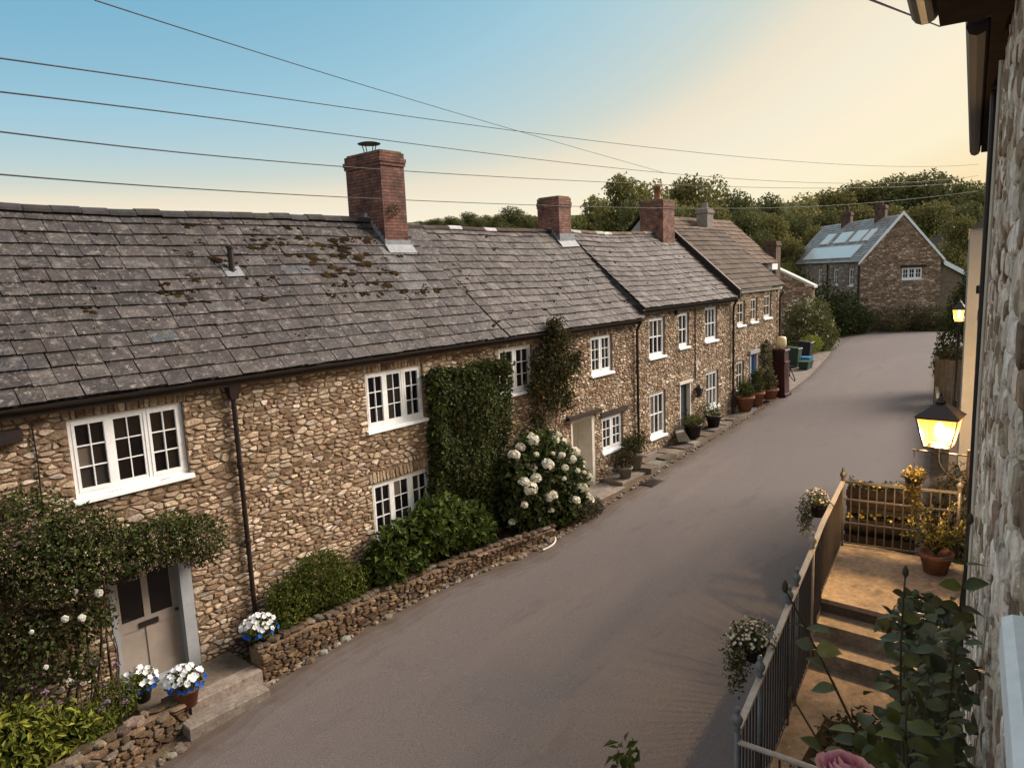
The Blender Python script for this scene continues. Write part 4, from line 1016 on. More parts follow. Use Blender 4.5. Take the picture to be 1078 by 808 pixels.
bush('small_shrub', 'small dark shrub between the short stone wall and the grey door', 'shrub', (3.35, 10.9, .34), [(3.35, 10.85, .6, .36, .3, .33, 1), (3.05, 10.6, .5, .3, .25, .25, .7)], 1500, .05, .028, G_MID[:3], 2)
bush('rounded_shrub', 'rounded bright green shrub against the stone wall right of the downpipe', 'shrub', (6.95, 10.95, .47), [(6.9, 10.95, 1.05, .72, .4, .55, 3), (6.4, 10.95, .95, .5, .38, .45, 2), (7.5, 10.9, .85, .5, .38, .42, 2), (7.0, 10.85, 1.4, .5, .33, .26, 1.3), (6.2, 10.9, .75, .4, .35, .35, 1.2)], 6500, .07, .03, G_MID+[(.09, .11, .022)], 3, keep=wallk)
bush('leafy_shrub', 'broad leaved dark green shrub without flowers in front of the lower window', 'shrub', (9.7, 10.9, .47), [(9.0, 10.9, 1.05, .75, .42, .6, 3), (9.9, 10.85, 1.3, .75, .45, .62, 3), (10.7, 10.85, 1.0, .65, .42, .55, 2.4), (8.5, 10.85, .9, .5, .4, .42, 1.5), (11.1, 10.8, .8, .4, .35, .4, 1)], 4200, .17, .095, [(.07, .1, .018), (.09, .125, .024), (.05, .075, .014)], 4, keep=wallk)
# clipped ivy panel on the wall
iv = plant('wall_ivy', 'tall clipped block of dark green ivy on the cottage wall between the casement windows', 'climbing plant', (11.3, 11.25, .47))
lv = MB(); ri = random.Random(8)
for _ in range(11500):
    u = ri.random(); zz = ri.uniform(.5, 4.5); e = ri.random()
    wob = .12*math.sin(zz*2.1)+.08*math.sin(zz*5.3)+ri.choice((0, 0, 0, 0, .1))*ri.random()
    x0, x1 = 10.28+wob*.5, 12.6+wob
    if zz > 4.25 and ri.random() < .5: zz -= .25
    front = 10.98+.08*math.sin(u*9)+.07*math.sin(zz*4+u*5)
    k = ri.random()
    if k < .72: p = (x0+(x1-x0)*u, front+abs(ri.gauss(0, .05)), zz+.07*math.sin(u*14)); o = (ri.uniform(-.4, .4), -1, .1)
    elif k < .87: p = (x0+ri.gauss(0, .05), 10.98+.36*u, zz); o = (-1, -.3, .1)
    else: p = (x0+(x1-x0)*u, 10.98+.36*ri.random(), 4.42+.08*math.sin(u*11)+ri.gauss(0, .05)); o = (0, -.4, 1)
    c = jt(ri, ri.choice(G_DARK+[(.05, .055, .018)]), .35)
    leaf_quad(lv, p, vnorm(vadd((0, 0, -.6), rdir(ri))), vnorm(vadd(o, vmul(rdir(ri), .55))), .1*ri.uniform(.6, 1.2), .085*ri.uniform(.7, 1.2), c)
for _ in range(46):
    zz = ri.uniform(1.0, 4.5); sd = ri.choice((-1, 1, 0)); x = (10.3 if sd < 0 else 12.6) if sd else ri.uniform(10.3, 12.6)
    if not sd: zz = 4.45
    L = ri.uniform(.12, .34); e = (x+sd*L*.7+ri.uniform(-.08, .08), 11.05+ri.uniform(-.15, .1), zz+(L*.9 if not sd else ri.uniform(-.1, .25)))
    for k in range(9):
        q = k/8; leaf_quad(lv, (x+(e[0]-x)*q+ri.uniform(-.03, .03), 11.05+(e[1]-11.05)*q, zz+(e[2]-zz)*q), rdir(ri), rdir(ri), .085, .065, jt(ri, ri.choice(G_MID[:3]+G_DARK), .3))
part('foliage', lv, M['leaf'], iv)
ib = MB()
for k in range(7): x = 10.45+.3*k; ib.tube(bez((11.2+.1*k, 11.25, .47), (x, 11.2, 2), (x+ri.uniform(-.2, .2), 11.28, 4.2), 8), [.03-.002*i for i in range(9)], 5)
part('stem', ib, M['bark'], iv, True)
# brown-leaved climber
bush('wall_climber', 'tall thin climber with brownish leaves and bare lower stems between two upper windows', 'climbing plant', (14.3, 11.2, .4),
     [(14.6, 11.05, 4.75, .62, .3, .42, 2), (14.2, 11.05, 4.25, .72, .3, .5, 2.4), (14.85, 11.05, 4.0, .6, .3, .5, 2), (15.35, 11.05, 4.2, .3, .22, .4, .7), (13.8, 11.1, 3.7, .4, .25, .5, 1.2), (14.4, 11.1, 3.4, .6, .25, .5, 1.3), (15.0, 11.1, 3.2, .35, .22, .45, .7), (14.5, 11.02, 5.2, .35, .2, .25, .6), (13.75, 11.1, 2.9, .3, .2, .4, .5)], 4300, .1, .06, G_BROWN+G_DARK[:2], 5, stems=9, inner=.2, keep=lambda p: p[1] < YW-.02)
# white hydrangea
hy = plant('hydrangea_bush', 'large hydrangea bush covered in white flower heads beside the white doorway', 'shrub', (13.6, 10.6, .3))
lv = MB(); hb = [(13.4, 10.55, 1.55, 1.05, .65, .85, 4), (12.6, 10.6, 1.2, .75, .55, .75, 2.5), (14.05, 10.55, 1.25, .66, .55, .8, 2.2), (13.7, 10.45, .85, .9, .55, .55, 2.5), (13.3, 10.75, 2.2, .8, .45, .5, 2), (12.3, 10.7, 1.9, .45, .4, .5, 1)]
rh_ = random.Random(66)
blob_leaves(lv, hb, 6200, .15, .1, [(.04, .055, .015), (.05, .068, .018), (.03, .042, .012), (.065, .08, .025)], rh_, keep=wallk)
part('foliage', lv, M['leaf'], hy)
sx = MB()
for k in range(8): sx.tube(bez((13.5+rh_.uniform(-.2, .2), 10.65, .3), (13.3+rh_.uniform(-.6, .6), 10.6, 1), (13.4+rh_.uniform(-.9, .9), 10.55, 1.7), 6), .018, 5)
part('stem', sx, M['bark'], hy)
cnt = 0
protos = []
for k in range(3):
    pm = MB(); puff(pm, (0, 0, 0), .13, (.74, .73, .62), rh_, n=110); me_o = pm.obj('bloom', M['petal']); protos.append(me_o.data); bpy.data.objects.remove(me_o)
org = Vector((13.6, 10.6, .3)); placed = []
while cnt < 58:
    b = rh_.choice(hb); d = rdir(rh_)
    if d[1] > .15 or d[2] < -.55: continue
    p = Vector((b[0]+d[0]*b[3]*1.05, b[1]+d[1]*b[4]*1.08, b[2]+d[2]*b[5]*1.05))
    if p.x < 12.6 and rh_.random() < .6: continue
    if p.z < 1.15 and rh_.random() < .8: continue
    if any((p-q).length < .15 for q in placed): continue
    placed.append(p)
    o = bpy.data.objects.new('bloom', rh_.choice(protos)); COL.objects.link(o); o.parent = hy; o.location = p-org; s = rh_.choice((rh_.uniform(.4, .7), rh_.uniform(.8, 1.3))); o.scale = (s, s, s*.85); o.rotation_euler = (rh_.uniform(-.5, .5), rh_.uniform(-.5, .5), rh_.uniform(0, 6)); cnt += 1
bush('low_shrub', 'low dark shrub spilling onto the road at the foot of the hydrangea', 'shrub', (14.3, 10.15, .3), [(14.3, 10.1, .5, .5, .3, .3, 1), (14.8, 10.15, .45, .35, .25, .22, .6)], 1500, .055, .04, [(.06, .05, .03), (.045, .04, .02), (.09, .08, .05)], 9)

# petunia pots
def petunias(label, c, potm, kind, r, h, seed, spread=1.5, n=34):
    t = plant('flower_pot', label, 'flower pot', c, 'pots of white and blue petunias'); rng = random.Random(seed)
    pm = MB(); pm.lathe(c, [(r*.7, 0), (r*.95, h*.85), (r*1.08, h*.86), (r*1.08, h), (r*.95, h), (r*.9, h*.9)], 18); part('pot', pm, M[potm], t, True)
    lv = MB(); top = (c[0], c[1], c[2]+h+.1); blob_leaves(lv, [(top[0], top[1], top[2], r*spread, r*spread, .19, 1)], 420, .06, .04, G_MID, rng, inner=.3); part('foliage', lv, M['leaf'], t)
    wf = MB(); bf = MB()
    for k in range(n):
        d = rdir(rng); d = (d[0], d[1], abs(d[2])*1.0-.2); q = (top[0]+d[0]*r*spread*1.08, top[1]+d[1]*r*spread*1.08, top[2]+d[2]*.26)
        low = d[2] < .12
        if low and d[1] < .2: disc_flower(bf, q, vadd(vadd(d, (0, -.5, .2)), vmul(rdir(rng), .5)), .042, (.02, .1, .42), n=5)
        else: disc_flower(wf, q, vadd(vadd(d, (-.2, -.6, .4)), vmul(rdir(rng), .6)), .046, (.8, .82, .85), n=5)
    part('white_petunia', wf, M['petal'], t, kind='stuff'); part('blue_petunia', bf, M['petal'], t, kind='stuff')
    return t
petunias('terracotta pot of white and blue petunias standing on the stone slab step', (4.17, 10.36, .3), 'terracotta', 0, .2, .3, 1, 1.35, 95)
petunias('pot of white petunias with blue trailing below, on the retaining wall end beside the downpipe', (5.62, 10.72, .52), 'pot_black', 0, .17, .2, 2, 1.7, 70)
petunias('small pot of white petunias against the foot of the grey panelled door', (3.8, 11.05, .3), 'pot_black', 0, .16, .22, 3, 1.5, 36)

def potplant(label, c, potm, r, h, blobs, n, L, W, pal, seed, group='pots along the terrace pavement', tilt=None):
    t = plant('potted_plant', label, 'potted plant', c, group); rng = random.Random(seed)
    pm = MB(); pm.lathe(c, [(r*.72, 0), (r*.98, h*.82), (r*1.1, h*.84), (r*1.1, h), (r*.95, h), (r*.9, h*.9)], 18); part('pot', pm, M[potm], t, True)
    lv = MB(); blob_leaves(lv, [(c[0]+b[0], c[1]+b[1], c[2]+h+b[2], b[3], b[4], b[5], b[6]) for b in blobs], n, L, W, pal, rng, inner=.4); part('foliage', lv, M['leaf'], t)
    s = MB()
    for k in range(5): b = rng.choice(blobs); s.tube([(c[0], c[1], c[2]+h*.9), (c[0]+b[0], c[1]+b[1], c[2]+h+b[2]+.4*b[5])], .012, 5)
    part('stem', s, M['stem'], t)
    return t
B1 = lambda w, h: [(0, 0, h*.45, w, w, h*.55, 1)]
potplant('small pale stone pot with a round dark plant below the white window', (17.35, 10.78, .5), 'pot_grey', .2, .34, B1(.33, .5), 700, .06, .035, G_BROWN, 21)
potplant('tall grey stone pot with a spreading dark plant at the foot of the downpipe', (18.25, 11.0, .5), 'pot_grey', .25, .55, [(0, 0, .2, .5, .35, .35, 2), (.2, 0, .4, .35, .3, .25, 1), (-.3, 0, .3, .3, .25, .25, 1)], 1100, .08, .035, G_BROWN+G_DARK, 22)
potplant('round black glazed pot with yellow green foliage before the dark grey door', (22.0, 10.95, .76), 'pot_black', .3, .48, [(0, 0, .1, .45, .35, .2, 1)], 700, .08, .03, G_OLIVE+G_GOLD[2:], 23)
potplant('smaller black pot with wispy yellow green foliage under the sash window', (23.75, 11.02, .8), 'pot_black', .27, .42, [(0, 0, .2, .5, .3, .3, 1), (-.4, .1, .3, .35, .2, .25, .6)], 500, .08, .025, G_OLIVE+G_GOLD[2:], 24)
sl_ = MB(); fr_ = Fr((21.1, 10.98, .76), (1, 0, 0), (0, -1, 0)); sl_.hexa([(21.05, 11.0, .78), (21.45, 10.75, .76), (21.9, 11.15, .76), (21.5, 11.3, .78), (20.95, 11.05, 1.1), (21.2, 10.85, 1.13), (21.75, 11.22, 1.1), (21.45, 11.32, 1.06)], 0, (.3, .255, .21))
single('stone_trough', sl_, M['flag'], 'pale stone trough tipped against the wall left of the black glazed pot', 'trough', (21.4, 11.05, .76))
potplant('large terracotta pot with a bushy plant left of the blue door', (26.5, 11.0, .92), 'terracotta', .34, .56, [(0, 0, .25, .38, .3, .35, 1)], 800, .09, .045, G_DARK+G_MID[:2], 25)
potplant('terracotta pot with a tall upright shrub in front of the blue door', (27.55, 10.98, .94), 'terracotta', .32, .55, [(0, 0, .3, .38, .3, .42, 2), (.05, 0, .65, .24, .2, .3, 1)], 1100, .1, .04, G_OLIVE+G_DARK, 26)
potplant('wide low terracotta pot with a flowering plant right of the blue door', (29.1, 11.05, .96), 'terracotta', .36, .42, [(0, 0, .3, .45, .3, .4, 1)], 900, .08, .045, G_OLIVE+[(.2, .16, .12)], 27)
bush('door_climber', 'slim pale flowered climber on the wall between the blue door and the fuel pump', 'climbing plant', (29.2, 11.25, .9), [(29.15, 11.2, 2.9, .38, .15, .5, 1), (29.3, 11.2, 2.1, .42, .17, .6, 1), (29.2, 11.2, 1.5, .36, .15, .4, .7)], 1500, .09, .05, G_OLIVE+[(.25, .22, .17)], 10, keep=wallk)

# ------------------------------------------------------------------ fuel pump
px, py = 30.45, 11.05; pz = T(px, py)
pump = thing('fuel_pump', 'old dark red fuel pump with a cream globe at the end of the terrace', 'fuel pump', (px, py, pz))
pb = MB()
def taper(mb, x, y, z0, z1, a0, b0, a1, b1): mb.hexa([(x-a0, y-b0, z0), (x+a0, y-b0, z0), (x+a0, y+b0, z0), (x-a0, y+b0, z0), (x-a1, y-b1, z1), (x+a1, y-b1, z1), (x+a1, y+b1, z1), (x-a1, y+b1, z1)])
taper(pb, px, py, pz, pz+.14, .36, .34, .36, .34); taper(pb, px, py, pz+.14, pz+1.45, .29, .27, .25, .23); taper(pb, px, py, pz+1.45, pz+1.52, .3, .28, .3, .28); taper(pb, px, py, pz+1.52, pz+1.98, .25, .23, .23, .21); taper(pb, px, py, pz+1.98, pz+2.05, .3, .28, .27, .25)
part('body', pb, M['pump_red'], pump)
pd = MB(); pd.tube([(px-.24, py, pz+1.74), (px-.262, py, pz+1.74)], .16, 20); part('dial', pd, M['black_iron'], pump)
pg = MB(); pg.lathe((px, py, pz+2.05), [(.1, 0), (.11, .05), (.19, .1), (.21, .22), (.2, .42), (.17, .5), (.06, .53)], 18); part('globe', pg, M['globe'], pump, True)
ph_ = MB(); ph_.tube(bez((px+.05, py-.24, pz+1.5), (px+.35, py-.75, pz+.2), (px+.2, py-.3, pz+.9), 12), .022, 7); part('hose', ph_, M['black_iron'], pump, True)
pn = MB(); pn.tube([(px+.2, py-.3, pz+.85), (px+.2, py-.3, pz+1.15), (px+.24, py-.38, pz+1.25)], .03, 7); part('nozzle', pn, M['black_iron'], pump)

# ------------------------------------------------------------------ bins and bushes beyond the pump
def wbin(label, x, y, m, s=1):
    z = T(x, y)+.03; b = thing('wheelie_bin', label, 'bin', (x, y, z), 'bins beyond the fuel pump')
    q = MB(); taper(q, x, y, z+.08, z+.95*s, .23, .26, .29, .34); part('body', q, M[m], b)
    l = MB(); l.hexa([(x-.31, y-.37, z+.96*s), (x+.31, y-.37, z+.96*s), (x+.31, y+.37, z+.98*s), (x-.31, y+.37, z+.98*s), (x-.29, y-.34, z+1.0*s), (x+.29, y-.34, z+1.0*s), (x+.29, y+.36, z+1.06*s), (x-.29, y+.36, z+1.06*s)]); part('lid', l, M[m], b)
    for sg in (-1, 1):
        w = MB(); w.tube([(x+sg*.2, y+.3, z+.1), (x+sg*.27, y+.3, z+.1)], .1, 12); part('wheel', w, M['black_iron'], b)
    return b
wbin('dark green wheelie bin, the nearest one beside the blue box', 37.6, 13.0, 'bin_green')
wbin('black wheelie bin standing behind the blue box', 39.6, 13.05, 'bin_black', 1.05)
def rbox(label, x, y, z, m, w=.3):
    b = thing('recycling_box', label, 'recycling box', (x, y, z), 'bins beyond the fuel pump'); q = MB(); taper(q, x, y, z, z+.36, w*.85, .2, w, .25)
    part('box', q, M[m], b); r = MB(); taper(r, x, y, z+.361, z+.41, w+.03, .28, w+.03, .28); part('rim', r, M[m], b); return b
rbox('bright blue recycling box between the two wheelie bins', 38.5, 12.65, T(38.5, 12.6)+.03, 'bin_blue', .33)
rbox('low dark green recycling box in front of the green wheelie bin', 37.2, 12.25, T(37.2, 12.25)+.03, 'bin_green', .42)
bush('golden_shrub', 'low golden shrub behind the black wheelie bin', 'shrub', (41.0, 13.3, 1.2), [(40.8, 13.2, 2.0, .9, .6, .5, 1)], 1200, .1, .05, G_GOLD, 15)
tb = bush('flowering_bush', 'big rounded roadside bush dotted with white blossom beyond the bins', 'shrub', (43.0, 14.1, 1.3), [(42.6, 14.1, 2.6, 1.5, 1.2, 1.5, 3), (43.4, 13.9, 3.3, 1.2, 1.1, 1.2, 2), (42.0, 14.2, 3.5, 1.0, .9, .9, 1.5), (44, 13.6, 2.2, 1.2, 1.0, 1.0, 2), (41.6, 14.0, 2.2, 1, .9, 1, 1.2)], 7000, .16, .08, [(.1, .105, .035), (.13, .13, .045), (.08, .085, .028), (.16, .15, .06)], 16)
wf = MB(); rq = random.Random(4)
for _ in range(230):
    b = rq.choice([(42.6, 14.1, 2.6, 1.5, 1.2, 1.5), (43.4, 13.9, 3.3, 1.2, 1.1, 1.2), (42.0, 14.2, 3.5, 1.0, .9, .9)]); d = rdir(rq)
    if d[0] > .3: continue
    puff(wf, (b[0]+d[0]*b[3]*1.03, b[1]+d[1]*b[4]*1.03, b[2]+d[2]*b[5]*1.03), .085, (.62, .58, .46), rq, n=7)
part('blossom', wf, M['petal'], tb)
bush('dark_bush', 'tall dark evergreen bush at the near corner of the gabled house', 'shrub', (51.2, 14.4, 1.6), [(51.2, 14.4, 3.0, 1.7, 1.4, 1.5, 3), (50.9, 15.6, 3.4, 1.2, 1.1, 1.9, 2), (52, 13.6, 2.5, 1.1, 1.0, 1.0, 1.5), (50.4, 14.6, 2.4, 1.3, 1.2, 1.0, 1.5)], 5200, .2, .1, G_DARK+[(.05, .055, .018)], 17)
bush('dark_bush', 'slim dark conifer against the long side of the gabled house', 'shrub', (52.5, 17.5, 1.6), [(52.5, 17.6, 3.6, .9, .9, 2.2, 1)], 2200, .2, .1, G_DARK, 18)
for k, (x, y, rr_, lb_, pal) in enumerate([(53.4, 12.4, 1.0, 'dry yellowish bush at the foot of the gable, left half', [(.17, .13, .075), (.12, .095, .05), (.09, .08, .035)]), (54.2, 11.0, 1.1, 'brownish scrubby bush under the gable window', G_BROWN), (55.0, 9.7, 1.1, 'dark scrubby bush at the right foot of the gable', G_DARK+G_BROWN)]):
    bush('scrub_bush', lb_, 'shrub', (x, y, T(x, y)), [(x, y, T(x, y)+.75, rr_*1.1, rr_, .9, 1), (x-.3, y-.7, T(x, y)+.5, .8, .7, .6, .6)], 1900, .14, .06, pal, 60+k)

# ------------------------------------------------------------------ the house on the right
wa = math.radians(8.0); WS = (math.cos(wa), math.sin(wa), 0); WN = (-math.sin(wa), math.cos(wa), 0)
FRt = Fr((0, -.126, 0), WS, WN)
RH = thing('limewashed_house', 'tall stone house with flaking limewash filling the right edge, dark gutters overhead', 'house', (0, -.126, 0))
TILT = .35
rw = MB(); rops = [(-1.0, 1.14, 6.02, 7.25)]
stones(rw, FRt, [(.2, -.2), (10.6, -.2), (10.6, 7.75), (.2, 7.75)], rops, .2, .1, 2, seed=71, depth=.013, pal=PAL_LIME, palw=PALW_LIME, arch=False, mort=.006)
TILT = 1.0
mortar_face(rw, FRt, -9, 10.6, -.5, 7.75, rops, 2)
rw.poly([FRt.p(10.6, -.5), FRt.p(10.6, -.5, -6), FRt.p(10.6, 7.7, -6), FRt.p(10.6, 7.7)], 2)
M['lime_mortar'] = mat('lime_mortar', (.55, .48, .4), .97, noise=(4, .3), noise2=(25, .3), bump=(30, .8, .02), spec=.1, extra=blotch(6, .5, .65, (.16, .115, .08), .8))
M['lime_stone'] = mat('lime_stone', None, .92, noise=(7, .3), noise2=(35, .25), bump=(18, .9, .03), spec=.15, extra=blotch(9, .52, .64, (.13, .09, .06), .75))
part('wall', rw, [M['lime_stone'], M['mortar'], M['lime_mortar']], RH)
cas = MB()
for a, b in ((-1.0, -.94), (1.08, 1.14)): FRt.box(cas, a, b, 6.02, 7.25, -.16, -.04)
FRt.box(cas, -.94, 1.08, 7.19, 7.25, -.16, -.04); FRt.box(cas, -.94, 1.08, 6.02, 6.07, -.16, -.04); FRt.box(cas, .02, .1, 6.07, 7.19, -.16, -.05)
wn = part('window', cas, M['white_paint'], RH); gp = MB(); gp.poly([FRt.p(-.94, 6.07, -.11), FRt.p(1.08, 6.07, -.11), FRt.p(1.08, 7.19, -.11), FRt.p(-.94, 7.19, -.11)], 0, GT[0]); part('pane', gp, M['glass'], wn)
sl = MB()
def bevel_box(mb, fr, a0, a1, z0, z1, n0, n1, b=.012):
    i = mb.idx([fr.p(a0, z0, n1), fr.p(a1, z0, n1), fr.p(a1, z0, n0), fr.p(a0, z0, n0), fr.p(a0, z1-b, n1), fr.p(a1, z1-b, n1), fr.p(a1, z1-b, n0), fr.p(a0, z1-b, n0), fr.p(a0+b, z1, n1-b), fr.p(a1-b, z1, n1-b), fr.p(a1-b, z1, n0), fr.p(a0+b, z1, n0)])
    for l in (0, 4):
        for k in range(4): mb.face((i+l+k, i+l+(k+1) % 4, i+l+4+(k+1) % 4, i+l+4+k))
    mb.face((i+8, i+9, i+10, i+11)); mb.face((i+3, i+2, i+1, i))
bevel_box(sl, FRt, -1.1, 1.19, 5.93, 6.0, -.12, .066)
part('sill', sl, M['sill_paint'], wn)
rg_ = MB(); half_gutter(rg_, FRt, -9, 4.62, 7.79, .395, .07); part('gutter', rg_, M['black_iron'], RH)
rg2 = MB(); half_gutter(rg2, FRt, 4.9, 10.55, 7.8, .16, .06); rg2.tube([FRt.p(4.9, 7.74, .16), FRt.p(10.55, 7.74, .16)], .055, 8); part('gutter', rg2, M['brown_iron'], RH)
so = MB(); FRt.box(so, -9, 4.6, 7.69, 7.79, .0, .325); FRt.box(so, 4.601, 10.58, 7.72, 7.86, .0, .1); part('soffit', so, M['soffit'], RH)
rroof = MB(); rroof.hexa([FRt.p(-9, 7.8, .36), FRt.p(4.6, 7.8, .36), FRt.p(4.6, 11, -3.2), FRt.p(-9, 11, -3.2), FRt.p(-9, 7.88, .36), FRt.p(4.6, 7.88, .36), FRt.p(4.6, 11.08, -3.2), FRt.p(-9, 11.08, -3.2)], 0, SLATES[0])
rroof.hexa([FRt.p(4.605, 7.87, .12), FRt.p(10.6, 7.87, .12), FRt.p(10.6, 10.9, -3.2), FRt.p(4.605, 10.9, -3.2), FRt.p(4.605, 7.95, .12), FRt.p(10.6, 7.95, .12), FRt.p(10.6, 10.98, -3.2), FRt.p(4.605, 10.98, -3.2)], 0, SLATES[0])
part('roof', rroof, M['slate'], RH)
rp2 = MB(); q = FRt.p(6.6, 0, .045); rp2.tube([(q[0], q[1], 1.8), (q[0], q[1], 7.7)], .024, 8); part('downpipe', rp2, M['black_iron'], RH)
bk = MB(); FRt.box(bk, 8.6, 8.7, 6.12, 6.2, 0, .08); part('bracket', bk, M['black_iron'], RH); bk = MB(); FRt.box(bk, 6.9, 7.0, 5.98, 6.06, 0, .07); part('bracket', bk, M['black_iron'], RH)
cbm = MB(); cbm.tube([FRt.p(5.2, 7.6, .04), FRt.p(5.25, 5.5, .05), FRt.p(5.1, 4.2, .05), FRt.p(5.2, 2, .04)], .011, 5); part('cable', cbm, M['old_white'], RH)
CH = thing('cream_house', 'cream rendered house beyond the limewashed house, seen as a narrow strip', 'house', (16, 0, .2))
cm = MB(); cm.hexa([(13.0, -4.2, -.2), (22, -2.6, -.2), (22, 3.2, -.2), (13.0, 1.87, -.2), (13.0, -4.2, 6.9), (22, -2.6, 6.9), (22, 3.2, 6.9), (13.0, 1.87, 6.9)]); part('wall', cm, M['cream'], CH)
cr = MB(); cr.hexa([(12.95, -4.2, 6.9), (22.1, -2.6, 6.9), (22.1, 3.22, 6.9), (12.95, 1.89, 6.9), (12.95, -1.3, 9.2), (22.1, .2, 9.2), (22.1, .4, 9.2), (12.95, -1.1, 9.2)], 0, SLATES[2]); part('roof', cr, M['slate_far'], CH)

# ------------------------------------------------------------------ terrace, steps, railing
TE = thing('stone_terrace', 'raised terrace with worn landing and stone steps beside the limewashed house', 'terrace', (8, 1.8, 0))
def ry_(x): return 3.04-.16*(11.0-x) if x > 9.0 else 2.72-.147*(9.0-x)
def wy_(x): return -.126+.1405*x
tm = MB(); LZ, LO = 2.23, 1.68
fA = Fr((4.9, ry_(4.9)+.05, 0), (11.1-4.9, ry_(11.1)-ry_(4.9), 0), (-.15, .99, 0)); fA.N = vnorm((-(ry_(11.1)-ry_(4.9)), 6.2, 0))
stones(tm, fA, [(0, -.2), (6.27, -.2), (6.27, LZ-.06), (4.2, LZ-.06), (3.5, LO-.06), (0, LO-.06)], [], .25, .12, 1, seed=81, depth=.035, arch=False)
tm.poly([fA.p(0, -.2), fA.p(6.27, -.2), fA.p(6.27, LZ-.05), (fA.p(4.2, LZ-.05)), fA.p(3.5, LO-.05), fA.p(0, LO-.05)], 1)
tm.poly([(11.15, ry_(11.15)+.03, -.2), (11.35, 1.45, -.2), (11.35, 1.45, LZ-.05), (11.15, ry_(11.15)+.03, LZ-.05)], 1); tm.poly([(4.9, ry_(4.9)+.05, -.2), (4.9, wy_(4.9), -.2), (4.9, wy_(4.9), LO-.05), (4.9, ry_(4.9)+.05, LO-.05)], 1)
part('retaining_wall', tm, [M['stone'], M['mortar']], TE)
def tslab(name, x0, x1, z0, z1, c, over=0.0):
    mb = MB(); n = 3
    s = [(x0-over, wy_(x0)), (x1, wy_(x1)), (x1, ry_(x1)+.06), (x0-over, ry_(x0-over)+.06)]
    mb.hexa([(p[0], p[1], z0) for p in s]+[(p[0], p[1], z1) for p in s], 0, c)
    return part(name, mb, M['landing'], TE)
M['landing'] = mat('landing', None, .8, noise=(2.5, .35), noise2=(14, .3), bump=(12, .5, .02), spec=.3, extra=chain(blotch(4, .54, .66, (.1, .078, .055), .75), blotch(11, .6, .66, (.3, .25, .19), .5)))
tslab('landing', 9.08, 11.2, LZ-.06, LZ, (.24, .185, .13), .03)
tslab('landing_base', 9.08, 11.19, LZ-.6, LZ-.062, (.07, .05, .038))
tslab('step', 8.74, 9.075, LZ-.6, LZ-.185, (.2, .155, .11), .02); tslab('step', 8.4, 8.72, LZ-.6, LZ-.37, (.19, .145, .105), .02)
tslab('lower_floor', 4.92, 8.395, LO-.1, LO, (.16, .118, .085))
sbed = MB(); sbed.hexa([(5.0, .62, LO+.002), (7.4, .95, LO+.002), (7.2, 2.1, LO+.002), (5.05, 2.0, LO+.002), (5.0, .62, LO+.16), (7.4, .95, LO+.14), (7.2, 2.1, LO+.1), (5.05, 2.0, LO+.16)]); part('planting_bed', sbed, M['soil'], TE)

RL = thing('railing', 'grey iron railing with urn finials stepping down along the terrace edge', 'railing', (8, 2.6, LO))
def rz(x):
    pts = [(5.05, 2.82), (5.7, 2.87), (7.1, 3.05), (8.35, 3.16), (9.0, 3.25), (11.0, 3.25)]
    for (a, b), (c, d) in zip(pts, pts[1:]):
        if x <= c: return b+(d-b)*(x-a)/(c-a)
    return 3.25
def floorz(x): return LZ if x > 9.05 else (LZ-.185 if x > 8.72 else (LZ-.37 if x > 8.38 else LO))
tr_ = MB(); px_ = [5.05, 5.7, 7.1, 8.35, 9.0, 10, 11.0]
for a, b in zip(px_, px_[1:]):
    for (w, z0, z1) in ((.028, -.03, 0),):
        tr_.hexa([(a, ry_(a)-w, rz(a)+z0), (b, ry_(b)-w, rz(b)+z0), (b, ry_(b)+w, rz(b)+z0), (a, ry_(a)+w, rz(a)+z0), (a, ry_(a)-w, rz(a)+z1), (b, ry_(b)-w, rz(b)+z1), (b, ry_(b)+w, rz(b)+z1), (a, ry_(a)+w, rz(a)+z1)])
e0 = (11.0, 3.04); e1 = (11.27, 1.58)
def erail(z, h, w): tr_.hexa([(e0[0]-w, e0[1], z-h), (e1[0]-w, e1[1], z-h), (e1[0]+w, e1[1], z-h), (e0[0]+w, e0[1], z-h), (e0[0]-w, e0[1], z), (e1[0]-w, e1[1], z), (e1[0]+w, e1[1], z), (e0[0]+w, e0[1], z)])
part('handrail', tr_, M['rail_paint'], RL); tr_ = MB(); erail(3.25, .03, .02); part('end_rail', tr_, M['end_rail'], RL); tr_ = MB(); r1 = (5.05, ry_(5.05)); r2 = (5.2, wy_(5.2)+.05)
tr_.tube([(r1[0], r1[1], 2.72), (r2[0], r2[1], 2.70)], .022, 8)
part('return_rail', tr_, M['rail_paint'], RL)
lr_ = MB()
for zz in (2.98, 2.62, LZ+.07):
    w = .014; lr_.hexa([(e0[0]-w, e0[1], zz-.02), (e1[0]-w, e1[1], zz-.02), (e1[0]+w, e1[1], zz-.02), (e0[0]+w, e0[1], zz-.02), (e0[0]-w, e0[1], zz), (e1[0]-w, e1[1], zz), (e1[0]+w, e1[1], zz), (e0[0]+w, e0[1], zz)])
for a, b in ((5.05, 8.36), (8.4, 9.04), (9.06, 11.0)):
    za, zb = floorz(a+.01)+.09, floorz(b-.01)+.09; w = .012
    lr_.hexa([(a, ry_(a)-w, za-.03), (b, ry_(b)-w, zb-.03), (b, ry_(b)+w, zb-.03), (a, ry_(a)+w, za-.03), (a, ry_(a)-w, za), (b, ry_(b)-w, zb), (b, ry_(b)+w, zb), (a, ry_(a)+w, za)])
part('lower_rail', lr_, M['baluster'], RL)
bm = MB()
x = 5.14
while x < 10.95:
    bm.tube([(x, ry_(x), floorz(x)+.06), (x, ry_(x), rz(x)-.02)], .0095, 6, caps=False); x += .108
